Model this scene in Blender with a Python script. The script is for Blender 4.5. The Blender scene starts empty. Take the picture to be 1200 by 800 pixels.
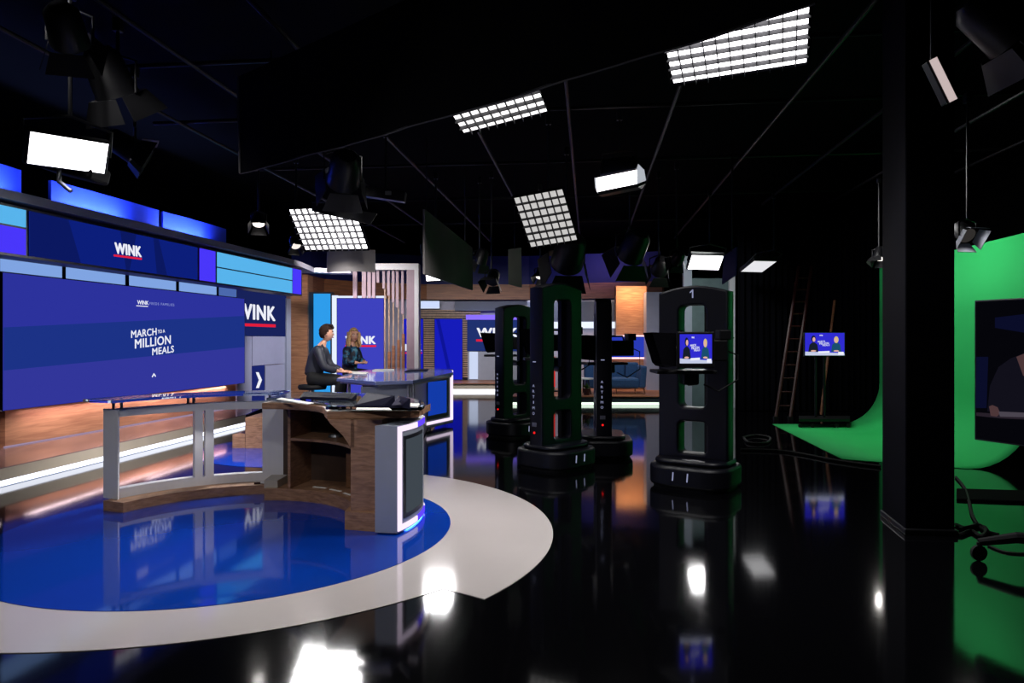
import bpy, bmesh, math, random
from mathutils import Vector, Matrix
random.seed(7)
S = bpy.context.scene
COL = S.collection
PI = math.pi
FX, CXP, HY, EYE = 820.0, 600.0, 398.0, 1.6     # focal length in px of the 1200 px frame, centre, horizon, eye height

# ------------------------------------------------------------------ camera / view
cd = bpy.data.cameras.new('camera'); cam = bpy.data.objects.new('camera', cd); COL.objects.link(cam)
cam.location = (0, 0, EYE); cam.rotation_euler = (PI/2, 0, 0)
cd.sensor_width = 36; cd.lens = 36*FX/1200; cd.shift_y = -2/1200; cd.clip_end = 100; cd.clip_start = 0.05
S.camera = cam
S.view_settings.view_transform = 'Standard'; S.view_settings.look = 'None'
S.view_settings.exposure = 0; S.view_settings.gamma = 1; S.view_settings.use_curve_mapping = False
S.cycles.use_denoising = True
S.cycles.max_bounces = 8; S.cycles.glossy_bounces = 4; S.cycles.diffuse_bounces = 3; S.cycles.transmission_bounces = 8
S.cycles.sample_clamp_indirect = 3; S.cycles.caustics_reflective = False; S.cycles.caustics_refractive = False
w = bpy.data.worlds.new('world'); S.world = w; w.use_nodes = True
w.node_tree.nodes['Background'].inputs[0].default_value = (0.02, 0.025, 0.05, 1)
w.node_tree.nodes['Background'].inputs[1].default_value = 0.006

# ------------------------------------------------------------------ colours and materials
def lin(c):
    return tuple(((v/255)/12.92 if v/255 <= 0.04045 else ((v/255+0.055)/1.055)**2.4) for v in c)
MATS = {}
def mat(name, col, rough=0.5, metal=0.0, spec=0.5, var=0.0, vscale=6.0, coat=0.0, bump=0.0, bscale=40.0):
    m = bpy.data.materials.new(name); m.use_nodes = True; nt = m.node_tree; b = nt.nodes['Principled BSDF']
    c = lin(col); b.inputs['Base Color'].default_value = (*c, 1)
    b.inputs['Roughness'].default_value = rough; b.inputs['Metallic'].default_value = metal
    b.inputs['Specular IOR Level'].default_value = spec; b.inputs['Coat Weight'].default_value = coat
    b.inputs['Coat Roughness'].default_value = 0.04
    if var > 0 or bump > 0:
        tc = nt.nodes.new('ShaderNodeTexCoord'); n = nt.nodes.new('ShaderNodeTexNoise')
        n.inputs['Scale'].default_value = vscale; n.inputs['Detail'].default_value = 4
        nt.links.new(tc.outputs['Object'], n.inputs['Vector'])
        if var > 0:
            r = nt.nodes.new('ShaderNodeValToRGB')
            r.color_ramp.elements[0].position = 0.3; r.color_ramp.elements[1].position = 0.7
            r.color_ramp.elements[0].color = (*[x*(1-var) for x in c], 1); r.color_ramp.elements[1].color = (*[min(1, x*(1+var)) for x in c], 1)
            nt.links.new(n.outputs['Fac'], r.inputs['Fac']); nt.links.new(r.outputs['Color'], b.inputs['Base Color'])
        if bump > 0:
            n2 = nt.nodes.new('ShaderNodeTexNoise'); n2.inputs['Scale'].default_value = bscale; n2.inputs['Detail'].default_value = 2
            nt.links.new(tc.outputs['Object'], n2.inputs['Vector'])
            bp = nt.nodes.new('ShaderNodeBump'); bp.inputs['Strength'].default_value = bump; bp.inputs['Distance'].default_value = 0.01
            nt.links.new(n2.outputs['Fac'], bp.inputs['Height']); nt.links.new(bp.outputs['Normal'], b.inputs['Normal'])
    return m
def wood(name, c0, c1, scale=(1, 1, 14), rough=0.45, coat=0.0):
    m = mat(name, c0, rough, coat=coat); nt = m.node_tree; b = nt.nodes['Principled BSDF']
    tc = nt.nodes.new('ShaderNodeTexCoord'); mp = nt.nodes.new('ShaderNodeMapping'); mp.inputs['Scale'].default_value = scale
    n = nt.nodes.new('ShaderNodeTexNoise'); n.inputs['Scale'].default_value = 3; n.inputs['Detail'].default_value = 6; n.inputs['Distortion'].default_value = 0.6
    r = nt.nodes.new('ShaderNodeValToRGB'); r.color_ramp.elements[0].position = 0.32; r.color_ramp.elements[1].position = 0.68
    r.color_ramp.elements[0].color = (*lin(c0), 1); r.color_ramp.elements[1].color = (*lin(c1), 1)
    nt.links.new(tc.outputs['Object'], mp.inputs['Vector']); nt.links.new(mp.outputs['Vector'], n.inputs['Vector'])
    nt.links.new(n.outputs['Fac'], r.inputs['Fac']); nt.links.new(r.outputs['Color'], b.inputs['Base Color'])
    return m
def emit(name, col, k=1.0, gloss=False):
    m = bpy.data.materials.new(name); m.use_nodes = True; b = m.node_tree.nodes['Principled BSDF']
    b.inputs['Base Color'].default_value = (0.0, 0.0, 0.0, 1); b.inputs['Roughness'].default_value = 0.6
    b.inputs['Specular IOR Level'].default_value = 0.0
    b.inputs['Emission Color'].default_value = (*lin(col), 1); b.inputs['Emission Strength'].default_value = k
    return m
def glass(name, col, rough=0.0):
    m = mat(name, col, rough); b = m.node_tree.nodes['Principled BSDF']
    b.inputs['Transmission Weight'].default_value = 1.0; b.inputs['IOR'].default_value = 1.45
    b.inputs['Base Color'].default_value = (*lin(col), 1)
    return m

M_black = mat('matte_black', (14, 14, 17), 0.85, spec=0.15, var=0.2)
M_void = mat('black_paint', (5, 5, 6), 0.95, spec=0.05, var=0.2, vscale=2)
M_cloth = mat('black_cloth', (7, 7, 12), 0.95, spec=0.05, var=0.15, vscale=3)
M_blackmetal = mat('black_metal', (17, 17, 20), 0.4, spec=0.35, var=0.2)
M_pipe = mat('pipe_black', (9, 9, 10), 0.4, spec=0.22, var=0.3, vscale=2)
M_navy = mat('navy_plastic', (8, 9, 23), 0.42, spec=0.35, var=0.1)
M_navydark = mat('dark_navy_plastic', (11, 12, 22), 0.45, spec=0.35, var=0.1)
M_rubber = mat('rubber', (16, 16, 17), 0.7, spec=0.3, var=0.2)
M_steel = mat('steel', (150, 152, 158), 0.3, metal=0.9, var=0.1)
M_white = mat('white_paint', (208, 208, 214), 0.45, var=0.03)
M_greyw = mat('grey_laminate', (150, 156, 172), 0.4, var=0.03)
M_greypanel = mat('grey_panel', (160, 162, 188), 0.5, var=0.03)
M_beige = mat('beige_laminate', (172, 162, 148), 0.35, var=0.04)
M_cornice = mat('cornice_grey', (176, 176, 196), 0.45, var=0.05)
M_frame = mat('dark_frame', (26, 28, 38), 0.4, var=0.05)
M_wood = wood('walnut', (124, 90, 68), (166, 126, 98), (3, 3, 16))
M_woodwall = wood('set_wood', (146, 100, 76), (184, 134, 102), (1, 0.6, 9), 0.4)
M_woodband = wood('band_wood', (120, 78, 56), (165, 108, 74), (0.6, 0.6, 10), 0.45)
M_slat = wood('oak_slat', (150, 124, 108), (182, 152, 132), (4, 4, 2))
M_lilac = mat('lilac_slat', (150, 128, 142), 0.5, var=0.05)
M_tread = mat('riser_tread', (120, 100, 100), 0.16, coat=0.5, var=0.06)
M_flag = mat('grey_flag', (120, 116, 116), 0.9, spec=0.1, var=0.08, vscale=2)
M_navywall = mat('navy_wall', (14, 30, 104), 0.6, var=0.1, vscale=2)
M_bluewall = mat('blue_flat', (48, 74, 200), 0.6, var=0.06, vscale=2)
M_glass = glass('clear_glass', (222, 240, 246))
M_couch = mat('teal_fabric', (36, 74, 120), 0.85, var=0.15, vscale=30, bump=0.3, bscale=200)
M_green = mat('chroma_green', (44, 190, 98), 0.8, spec=0.2, var=0.04, vscale=1)
M_red = mat('red_fibreglass', (48, 9, 8), 0.5, var=0.2)
M_skin = mat('skin', (214, 158, 132), 0.5, var=0.08, vscale=20)
M_hairdark = mat('dark_hair', (40, 22, 16), 0.8, spec=0.2, var=0.4, vscale=60)
M_hairblond = mat('blond_hair', (208, 166, 116), 0.65, spec=0.3, var=0.35, vscale=70)
M_shirt = mat('grey_shirt', (38, 40, 52), 0.55, var=0.25, vscale=10)
M_trouser = mat('black_trousers', (8, 8, 9), 0.8, var=0.2)
M_paper = mat('paper', (225, 222, 216), 0.7, var=0.03)
M_folder = mat('dark_folder', (20, 20, 40), 0.7, spec=0.15, var=0.15)
M_sole = mat('shoe_leather', (20, 18, 18), 0.4, var=0.1)
# patterned dress
M_dress = mat('teal_print', (18, 42, 66), 0.6)
def _pattern():
    nt = M_dress.node_tree; b = nt.nodes['Principled BSDF']
    tc = nt.nodes.new('ShaderNodeTexCoord'); v = nt.nodes.new('ShaderNodeTexNoise'); v.inputs['Scale'].default_value = 13; v.inputs['Detail'].default_value = 2
    r = nt.nodes.new('ShaderNodeValToRGB'); r.color_ramp.interpolation = 'CONSTANT'
    r.color_ramp.elements[0].color = (*lin((12, 22, 42)), 1); r.color_ramp.elements[1].position = 0.52; r.color_ramp.elements[1].color = (*lin((28, 92, 122)), 1)
    e = r.color_ramp.elements.new(0.63); e.color = (*lin((88, 140, 156)), 1)
    nt.links.new(tc.outputs['Object'], v.inputs['Vector']); nt.links.new(v.outputs['Fac'], r.inputs['Fac']); nt.links.new(r.outputs['Color'], b.inputs['Base Color'])
_pattern()
# floors
M_floor = mat('gloss_black_floor', (5, 5, 7), 0.07, spec=0.55, bump=0.02, bscale=5)
M_floorblue = mat('gloss_blue_floor', (6, 56, 160), 0.06, spec=0.5, bump=0.015, bscale=5, var=0.03, vscale=1)
M_floorwhite = mat('gloss_white_floor', (196, 188, 186), 0.1, spec=0.5, bump=0.02, bscale=5, var=0.02, vscale=1)
# emitters
E_screen = emit('screen_blue', (44, 50, 156), 1.0); E_screendark = emit('screen_band', (28, 50, 134), 1.0); E_screenlow = emit('screen_low', (50, 54, 154), 1.0)
E_sign = emit('sign_blue', (12, 30, 122), 1.0); E_signdark = emit('sign_navy', (11, 24, 96), 1.0)
E_text = emit('text_white', (236, 238, 250), 1.0); E_textdim = emit('text_dim', (150, 160, 220), 1.0); E_red = emit('underline_red', (226, 30, 60), 1.0)
E_cyan = emit('cyan_box', (84, 172, 226), 1.1); E_cyanlight = emit('pale_box', (128, 164, 226), 1.0); E_violet = emit('violet_box', (70, 52, 240), 1.1)
E_cyandeep = emit('cyan_column', (44, 150, 226), 1.1)
E_led = emit('led_white', (238, 242, 255), 2.2); E_ledsoft = emit('led_sill', (190, 205, 240), 1.0)
E_pink = emit('led_pink', (255, 206, 214), 1.6); E_lav = emit('led_lavender', (176, 160, 196), 0.7); E_purple = emit('led_purple', (130, 104, 246), 1.2)
E_ledpink = emit('led_outline', (244, 224, 250), 1.2); E_ledviolet = emit('led_violet', (92, 64, 246), 1.3)
E_tall = emit('tall_screen', (22, 28, 186), 1.0); E_tall2 = emit('tall_screen_line', (14, 20, 150), 1.0); E_portrait = emit('portrait_screen', (62, 66, 190), 1.0)
E_deskmon = emit('desk_monitor', (20, 62, 176), 0.9); E_deskgrey = emit('desk_monitor_grey', (66, 74, 82), 0.9)
E_softbox = emit('lamp_face', (255, 252, 255), 5.0); E_softdim = emit('lamp_face_dim', (228, 226, 224), 0.75); E_ceil = emit('ceiling_panel', (236, 236, 240), 0.95)
E_white = emit('glow_white', (222, 232, 255), 1.1); E_bluestrip = emit('blue_led', (60, 90, 255), 3.0)
E_greenled = emit('stage_led', (226, 246, 226), 1.6)
E_pic_blue = emit('feed_blue', (48, 44, 208), 1.0); E_pic_dark = emit('feed_dark', (22, 30, 44), 1.0); E_pic_skin = emit('feed_skin', (226, 176, 160), 1.0)
E_pic_teal = emit('feed_teal', (26, 78, 110), 1.0); E_pic_blond = emit('feed_blond', (214, 190, 120), 1.0); E_pic_pale = emit('feed_pale', (196, 204, 230), 1.0)
E_tv_black = emit('tv_black', (5, 5, 10), 1.0); E_tv_blue = emit('tv_blue', (10, 13, 40), 1.0); E_tv_shirt = emit('tv_shirt', (17, 16, 26), 1.0)
E_tv_skin = emit('tv_skin', (76, 54, 56), 1.0); E_tv_desk = emit('tv_desk', (38, 31, 40), 1.0)
E_redled = emit('indicator_red', (255, 30, 30), 1.2); E_mark = emit('pale_mark', (150, 155, 190), 0.8)

# ------------------------------------------------------------------ projection of photo measurements onto the built planes
def P(px, py, Y):
    return Vector(((px-CXP)/FX*Y, Y, EYE-(py-HY)/FX*Y))
def G(px, py, z=0.0):
    Y = FX*(EYE-z)/(py-HY); return Vector(((px-CXP)/FX*Y, Y, z))
class Plane:
    def __init__(s, p, d):
        s.p = Vector((p[0], p[1])); s.d = Vector(d).normalized(); s.n = Vector((-s.d.y, s.d.x))
        if s.n.dot(-s.p) < 0: s.n = -s.n          # normal towards the camera
    def __call__(s, px, py, off=0.0):
        r = Vector(((px-CXP)/FX, 1.0)); q = s.p + s.n*off
        t = s.n.dot(q)/s.n.dot(r); return Vector((r.x*t, t, EYE-(py-HY)/FX*t))
    def at(s, px, z, off=0.0):
        v = s(px, HY, off); v.z = z; return v
    @property
    def n3(s): return Vector((s.n.x, s.n.y, 0))

# ------------------------------------------------------------------ mesh builder
class MB:
    def __init__(s): s.v = []; s.f = []
    def raw(s, vs, fs):
        k = len(s.v); s.v += [Vector(v) for v in vs]; s.f += [tuple(k+i for i in f) for f in fs]; return s
    def box(s, c, size, R=None):
        c = Vector(c); h = [x/2 for x in size]; vs = []
        for x in (-1, 1):
            for y in (-1, 1):
                for z in (-1, 1):
                    d = Vector((x*h[0], y*h[1], z*h[2])); vs.append(c + (R @ d if R else d))
        return s.raw(vs, [(0, 1, 3, 2), (4, 6, 7, 5), (0, 4, 5, 1), (2, 3, 7, 6), (0, 2, 6, 4), (1, 5, 7, 3)])
    def prism(s, poly, z0, z1):
        n = len(poly); vs = [(p[0], p[1], z0) for p in poly]+[(p[0], p[1], z1) for p in poly]
        return s.raw(vs, [tuple(range(n))[::-1], tuple(range(n, 2*n))]+[(i, (i+1) % n, n+(i+1) % n, n+i) for i in range(n)])
    def slab(s, pts, off):
        n = len(pts); off = Vector(off); pts = [Vector(p) for p in pts]
        return s.raw(pts+[p+off for p in pts], [tuple(range(n)), tuple(range(n, 2*n))[::-1]]+[(i, n+i, n+(i+1) % n, (i+1) % n) for i in range(n)])
    def tube(s, pts, r, n=8):
        pts = [Vector(p) for p in pts]; rings = []; up = Vector((0.13, 0.27, 1)).normalized()
        for i, p in enumerate(pts):
            d = (pts[min(i+1, len(pts)-1)]-pts[max(i-1, 0)]).normalized()
            a = d.cross(up); a = d.cross(Vector((1, 0, 0))) if a.length < 1e-3 else a
            a.normalize(); b = d.cross(a); rr = r[i] if isinstance(r, (list, tuple)) else r
            rings.append([p+a*math.cos(2*PI*k/n)*rr+b*math.sin(2*PI*k/n)*rr for k in range(n)])
        vs = [q for ring in rings for q in ring]; fs = []
        for i in range(len(pts)-1):
            for k in range(n): fs.append((i*n+k, i*n+(k+1) % n, (i+1)*n+(k+1) % n, (i+1)*n+k))
        fs += [tuple(range(n))[::-1], tuple((len(pts)-1)*n+k for k in range(n))]
        return s.raw(vs, fs)
    def lathe(s, prof, c=(0, 0, 0), n=24, R=None, sx=1.0, sy=1.0):
        c = Vector(c); vs = []; fs = []
        for r, z in prof:
            for k in range(n):
                d = Vector((r*math.cos(2*PI*k/n)*sx, r*math.sin(2*PI*k/n)*sy, z)); vs.append(c+(R @ d if R else d))
        for i in range(len(prof)-1):
            for k in range(n): fs.append((i*n+k, i*n+(k+1) % n, (i+1)*n+(k+1) % n, (i+1)*n+k))
        fs += [tuple(range(n))[::-1], tuple((len(prof)-1)*n+k for k in range(n))]
        return s.raw(vs, fs)
    def arc(s, c, r0, r1, a0, a1, z0, z1, n=24):
        """ring segment in plan; radii may be functions of the angle (degrees)"""
        f0 = r0 if callable(r0) else (lambda a: r0); f1 = r1 if callable(r1) else (lambda a: r1)
        vs = []; fs = []
        for i in range(n+1):
            a = a0+(a1-a0)*i/n; t = math.radians(a); co, si = math.cos(t), math.sin(t)
            for r, z in ((f0(a), z0), (f1(a), z0), (f1(a), z1), (f0(a), z1)): vs.append((c[0]+r*co, c[1]+r*si, z))
        for i in range(n):
            for k in range(4): fs.append((i*4+k, i*4+(k+1) % 4, (i+1)*4+(k+1) % 4, (i+1)*4+k))
        fs += [(0, 1, 2, 3), (n*4+3, n*4+2, n*4+1, n*4)]
        return s.raw(vs, fs)
    def strip(s, path, z0, z1, th):
        """vertical wall along a plan path, thickness th to the left of the travel direction"""
        pts = [Vector((p[0], p[1])) for p in path]; vs = []; fs = []; n = len(pts)
        for i, p in enumerate(pts):
            d = (pts[min(i+1, n-1)]-pts[max(i-1, 0)]).normalized(); q = p+Vector((-d.y, d.x))*th
            vs += [(p.x, p.y, z0), (q.x, q.y, z0), (q.x, q.y, z1), (p.x, p.y, z1)]
        for i in range(n-1):
            for k in range(4): fs.append((i*4+k, i*4+(k+1) % 4, (i+1)*4+(k+1) % 4, (i+1)*4+k))
        fs += [(0, 1, 2, 3), ((n-1)*4+3, (n-1)*4+2, (n-1)*4+1, (n-1)*4)]
        return s.raw(vs, fs)
    def build(s, name, m, parent=None, bevel=0.0, smooth=False, label=None, kind=None, seg=2):
        off = Vector((0, 0, 0)); q = parent
        while q is not None: off += q.location; q = q.parent
        me = bpy.data.meshes.new(name); me.from_pydata([v-off for v in s.v], [], s.f)
        bm = bmesh.new(); bm.from_mesh(me); bmesh.ops.recalc_face_normals(bm, faces=bm.faces)
        if smooth:
            for f in bm.faces: f.smooth = True
            for e in bm.edges:
                if len(e.link_faces) == 2 and e.calc_face_angle(0) > 0.7: e.smooth = False
        bm.to_mesh(me); bm.free(); me.materials.append(m)
        o = bpy.data.objects.new(name, me); COL.objects.link(o); o.parent = parent
        if bevel > 0:
            b = o.modifiers.new('bevel', 'BEVEL'); b.width = bevel; b.segments = seg; b.limit_method = 'ANGLE'; b.angle_limit = 0.6
        if label: o['label'] = label
        if kind: o['kind'] = kind
        return o
def tag(o, label, cat, group=None, kind=None):
    o['label'] = label; o['category'] = cat
    if group: o['group'] = group
    if kind: o['kind'] = kind
    return o
def thing(name, label, cat, loc=(0, 0, 0), group=None):
    o = bpy.data.objects.new(name, None); o.empty_display_size = 0.2; COL.objects.link(o); o.location = loc
    return tag(o, label, cat, group)
def struct(o, label=None):
    o['kind'] = 'structure'
    if label: o['label'] = label
    return o
def place(root, loc, rz=0.0, R=None):
    root.location = loc
    if R is not None: root.rotation_euler = R.to_euler()
    else: root.rotation_euler = (0, 0, rz)

# ------------------------------------------------------------------ lettering
def glyphs(body, bold=0.0, spacing=1.0, shear=0.0):
    c = bpy.data.curves.new('txt', 'FONT'); c.body = body; c.offset = bold; c.space_character = spacing; c.shear = shear; c.resolution_u = 3
    o = bpy.data.objects.new('txt', c); COL.objects.link(o); bpy.context.view_layer.update()
    me = bpy.data.meshes.new_from_object(o.evaluated_get(bpy.context.evaluated_depsgraph_get()))
    vs = [v.co.copy() for v in me.vertices]; fs = [tuple(p.vertices) for p in me.polygons]
    bpy.data.objects.remove(o); bpy.data.curves.remove(c); bpy.data.meshes.remove(me)
    x0 = min(v.x for v in vs); x1 = max(v.x for v in vs); y0 = 0.0; y1 = max(v.y for v in vs)
    return [((v.x-x0)/(x1-x0), (v.y-y0)/(y1-y0)) for v in vs], fs
def letters(body, p00, p10, p01, n, m, parent, name='lettering', bold=0.02, th=0.006, lift=0.012, spacing=1.0):
    """lettering laid on a plane: baseline p00->p10, cap height p00->p01, n = unit normal towards the reader; bold = stroke growth in cap heights"""
    uv, fs = glyphs(body, 0.0, spacing); mb = MB(); n = Vector(n)
    a, u, v = Vector(p00), Vector(p10)-Vector(p00), Vector(p01)-Vector(p00)
    bx, by = bold*v.length/u.length, bold*0.6
    for i, (dx, dy) in enumerate(((0, 0), (-1, 0), (1, 0), (0, 1), (0, -1), (-.7, .7), (.7, .7), (.7, -.7), (-.7, -.7)) if bold > 0 else ((0, 0),)):
        mb.raw([a+u*(bx+x*(1-2*bx)+dx*bx)+v*(by+y*(1-2*by)+dy*by)+n*(lift+0.00004*i) for x, y in uv], fs)
    return mb.build(name, m, parent)
def wink(pl, bl, br, tl, tr, ul, parent, m=None, mr=None, th=0.014, off=0.02):
    """white WINK wordmark with its red underline; pixel corners on plane pl, ul = (left top, left bottom, right top, right bottom)"""
    a, b, c = pl(*bl, off), pl(*br, off), pl(*tl, off)
    letters('WINK', a, b, c, pl.n3, m or E_text, parent, bold=0.075, lift=0.0, spacing=1.08)
    q = [pl(*p, off) for p in ul]
    MB().slab(q, -pl.n3*0.008).build('underline', mr or E_red, parent)

# curve solid with holes (front view x,y; extruded along +-t)
def curve_solid(outer, holes, t, bevel=0.0):
    c = bpy.data.curves.new('cs', 'CURVE'); c.dimensions = '2D'; c.fill_mode = 'BOTH'; c.extrude = t-bevel; c.bevel_depth = bevel; c.bevel_resolution = 1; c.offset = -bevel
    for poly in [outer]+holes:
        sp = c.splines.new('POLY'); sp.points.add(len(poly)-1); sp.use_cyclic_u = True
        for p, q in zip(sp.points, poly): p.co = (q[0], q[1], 0, 1)
    o = bpy.data.objects.new('cs', c); COL.objects.link(o); bpy.context.view_layer.update()
    me = bpy.data.meshes.new_from_object(o.evaluated_get(bpy.context.evaluated_depsgraph_get()))
    vs = [v.co.copy() for v in me.vertices]; fs = [tuple(p.vertices) for p in me.polygons]
    bpy.data.objects.remove(o); bpy.data.curves.remove(c); bpy.data.meshes.remove(me)
    return vs, fs
def rrect(x0, y0, x1, y1, r, n=5):
    out = []
    for cx, cy, a in ((x1-r, y1-r, 0), (x0+r, y1-r, 90), (x0+r, y0+r, 180), (x1-r, y0+r, 270)):
        for k in range(n+1):
            t = math.radians(a+90*k/n); out.append((cx+r*math.cos(t), cy+r*math.sin(t)))
    return out

AX = Vector((0.1091, 0.994, 0))        # depth axis of the studio
AN = Vector((0.994, -0.1091, 0))       # across the studio
W = Plane((-7.95, 0), (0.155, 1))       # wood wall of the set
SP = Plane((-7.75, 0), (0.155, 1))      # video wall
HP = Plane((-7.09, 0), (0.155, 1))      # header
RP = Plane((-6.36, 0), (0.11, 1))     # riser front

# ================================================================== SETTING
struct(MB().slab([(-16, -5, 0), (14, -5, 0), (14, 31, 0), (-16, 31, 0)], (0, 0, -0.1)).build('floor', M_floor), 'glossy black studio floor')
C0 = (-2.37, 5.95)
def disc_pts(c, r, a0, a1, n): return [(c[0]+r*math.cos(math.radians(a0+(a1-a0)*i/n)), c[1]+r*math.sin(math.radians(a0+(a1-a0)*i/n))) for i in range(n+1)]
# white floor area: big circle on the left and front, second circle on the camera-right side with a pointed tip
c1, r1 = (-2.595, 6.5376), 2.968
c2, r2 = (-2.40, 5.905), 2.742
tip = G(566, 702); notch = G(520, 690)
def angle(c, p): return math.degrees(math.atan2(p[1]-c[1], p[0]-c[0]))
a_tip = angle(c2, tip)
pts = disc_pts(c2, r2, a_tip, 60, 60)
pts += [(-1.75, 7.35), (-2.37, 6.6), (-3.8, 5.7)]
pts += disc_pts(c1, r1, 193, 360+angle(c1, notch), 70)
pts = [(p[0], p[1]) for p in pts]
struct(MB().prism(pts, 0.0, 0.004).build('floor_ring', M_floorwhite), 'glossy pale grey floor area around the blue disc')
struct(MB().prism(disc_pts((-3.0, 10.3), 1.53, 0, 354, 60), 0.0, 0.004).build('floor_disc_rear', M_floorblue), 'second blue round floor area behind the curved desk')
struct(MB().prism(disc_pts(C0, 1.84, 0, 357, 118), 0.0, 0.008).build('floor_disc', M_floorblue), 'glossy blue round floor under the curved desk')
struct(MB().slab([(-16, -5, 5.3), (14, -5, 5.3), (14, 31, 5.3), (-16, 31, 5.3)], (0, 0, 0.1)).build('ceiling', M_void), 'black studio ceiling')
struct(MB().slab([(-16, 30, 0), (14, 30, 0), (14, 30, 5.3), (-16, 30, 5.3)], (0, 0.1, 0)).build('wall_back', M_void))
struct(MB().slab([(-11.0, -5, 0), (-7.0, 30, 0), (-7.0, 30, 5.3), (-11.0, -5, 5.3)], (-0.1, 0, 0)).build('wall_left', M_void))
struct(MB().slab([(8.2, -5, 0), (11.4, 26, 0), (11.4, 26, 5.3), (8.2, -5, 5.3)], (0.1, 0, 0)).build('wall_right', M_void))
struct(MB().slab([(-16, -4.9, 0), (14, -4.9, 0), (14, -4.9, 5.3), (-16, -4.9, 5.3)], (0, -0.1, 0)).build('wall_front', M_void))
# support column
col = [G(1061, 626), G(1119, 627.5), Vector((3.76, 6.33, 0)), Vector((3.37, 6.37, 0))]
struct(MB().prism(col, 0, 5.3).build('column', mat('column_paint', (7, 7, 14), 0.7, spec=0.06, var=0.2), bevel=0.01), 'black square support column')
struct(MB().prism([Vector((p.x, p.y))+(Vector((p.x, p.y))-Vector((3.45, 6.05))).normalized()*0.03 for p in col], 0, 0.05).build('trim_1', M_blackmetal, bevel=0.01), 'low black plinth of the support column')

# ================================================================== LEFT SET: riser, wood wall, video wall, header
def on(pl, px, z, off=0.0): return pl.at(px, z, off)
def pslab(pl, x0, x1, z0, z1, off, th):
    a, b = on(pl, x0, z0, off), on(pl, x1, z0, off)
    return [a, b, Vector((b.x, b.y, z1)), Vector((a.x, a.y, z1))], -pl.n3*th
riser = thing('stage_riser', 'long beige stage riser with a bright white light strip under the big video wall', 'platform', (-5.6, 7.6, 0))
xa, xb = -150, 288
ZR = 0.215
MB().slab(*pslab(RP, xa, xb, 0.075, ZR-0.012, 0, 0.12)).build('fascia', M_beige, riser)
MB().slab(*pslab(RP, xa, xb, 0.0, 0.075, -0.04, 0.03)).build('light_recess', E_ledsoft, riser)
MB().slab(*pslab(RP, xa, xb, 0.010, 0.066, -0.012, 0.02)).build('light_strip', E_led, riser)
a, b = on(RP, xa, ZR-0.012), on(RP, xb, ZR-0.012); c, d = on(W, 330, ZR-0.012, 0.02), on(W, xa, ZR-0.012, 0.02)
MB().slab([a, b, c, d], (0, 0, 0.012)).build('tread', M_tread, riser)
MB().slab([Vector((p.x, p.y, 0)) for p in (on(RP, xa, 0, -0.13), on(RP, xb, 0, -0.13), c, d)], (0, 0, ZR-0.013)).build('core', M_black, riser)
MB().slab(*pslab(W, 6, 300, ZR+0.003, ZR+0.014, 0.05, 0.025)).build('floor_glow_strip', E_lav, riser)
struct(MB().slab(*pslab(W, 6, 341, 0.0, 2.92, 0, 0.15)).build('set_wall', M_woodwall), 'wood veneer set wall behind the big video wall')
st_ = thing('wood_step', 'low wooden step at the end of the long stage riser behind the white frame', 'step', P(300, 526, 10.3))
MB().slab([P(287, 527, 10.3), P(335, 527, 10.3), P(335, 488, 10.3), P(287, 489, 10.3)], (0, 0.7, 0)).build('step_block', M_wood, st_, bevel=0.01)
MB().slab([P(272, 527, 10.32), P(287, 527, 10.32), P(287, 508, 10.32), P(272, 509, 10.32)], (0, 0.6, 0)).build('lower_block', M_wood, st_, bevel=0.01)

vw = thing('video_wall', 'huge wide video wall reading MARCH TO A MILLION MEALS', 'screen', SP.at(3, 0.705))
Q = lambda x0, x1, z0, z1, off: [on(SP, x0, z0, off), on(SP, x1, z0, off), on(SP, x1, z1, off), on(SP, x0, z1, off)]
zb, zt = 0.705, 2.448
MB().slab(Q(3, 287, zb, zt, -0.01), -SP.n3*0.1).build('housing', M_frame, vw)
sa, sb = on(SP, 4, zb+0.005), on(SP, 286.4, zb+0.005)
L = (sb-sa); Hh = Vector((0, 0, zt-zb-0.01))
def spt(u, v, off=0.0): return sa+L*u+Hh*v+SP.n3*off
MB().slab([spt(0, 0), spt(1, 0), spt(1, 1), spt(0, 1)], -SP.n3*0.008).build('screen', E_screen, vw)
def su(px): 
    p = SP(px, HY); return (Vector((p.x, p.y))-Vector((sa.x, sa.y))).length/L.length
b0, b1 = SP(4, 383.5), SP(286.4, 370); b2, b3 = SP(286.4, 406.5), SP(4, 434)
MB().slab([p+SP.n3*0.004 for p in (b0, b1, b2, b3)], -SP.n3*0.002).build('screen_band', E_screendark, vw, label='darker blue diagonal band')
MB().slab([p+SP.n3*0.004 for p in (b3, b2, spt(1, 0.004), spt(0, 0.004))], -SP.n3*0.002).build('screen_foot', E_screenlow, vw, label='violet lower area')
for body, q0, q1, q2, sp_ in (('MARCH', (152.8, 396), (182.8, 392.3), (152.8, 387.2), 1.05), ('TO A', (184.2, 390.6), (192.6, 389.4), (184.0, 386.6), 1.0), ('MILLION', (157.2, 408.4), (199.4, 402.6), (157.2, 397.4), 1.05),
                         ('MEALS', (177.6, 416.2), (203.1, 412.6), (177.6, 407.8), 1.05)):
    letters(body, SP(*q0), SP(*q1), SP(*q2), SP.n3, E_text, vw, bold=0.035, spacing=sp_)
letters('WINK', SP(160, 356.3), SP(173.4, 357.2), SP(160, 351.6), SP.n3, E_text, vw, bold=0.05)
letters('FEEDS FAMILIES', SP(174.6, 356.8), SP(203.5, 358.6), SP(174.6, 353.9), SP.n3, E_textdim, vw, bold=0.0, spacing=1.25)
MB().slab([SP(160, 357.6, 0.012), SP(173.4, 358.5, 0.012), SP(173.4, 359.5, 0.012), SP(160, 358.6, 0.012)], -SP.n3*0.004).build('underline', E_text, vw)
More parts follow.
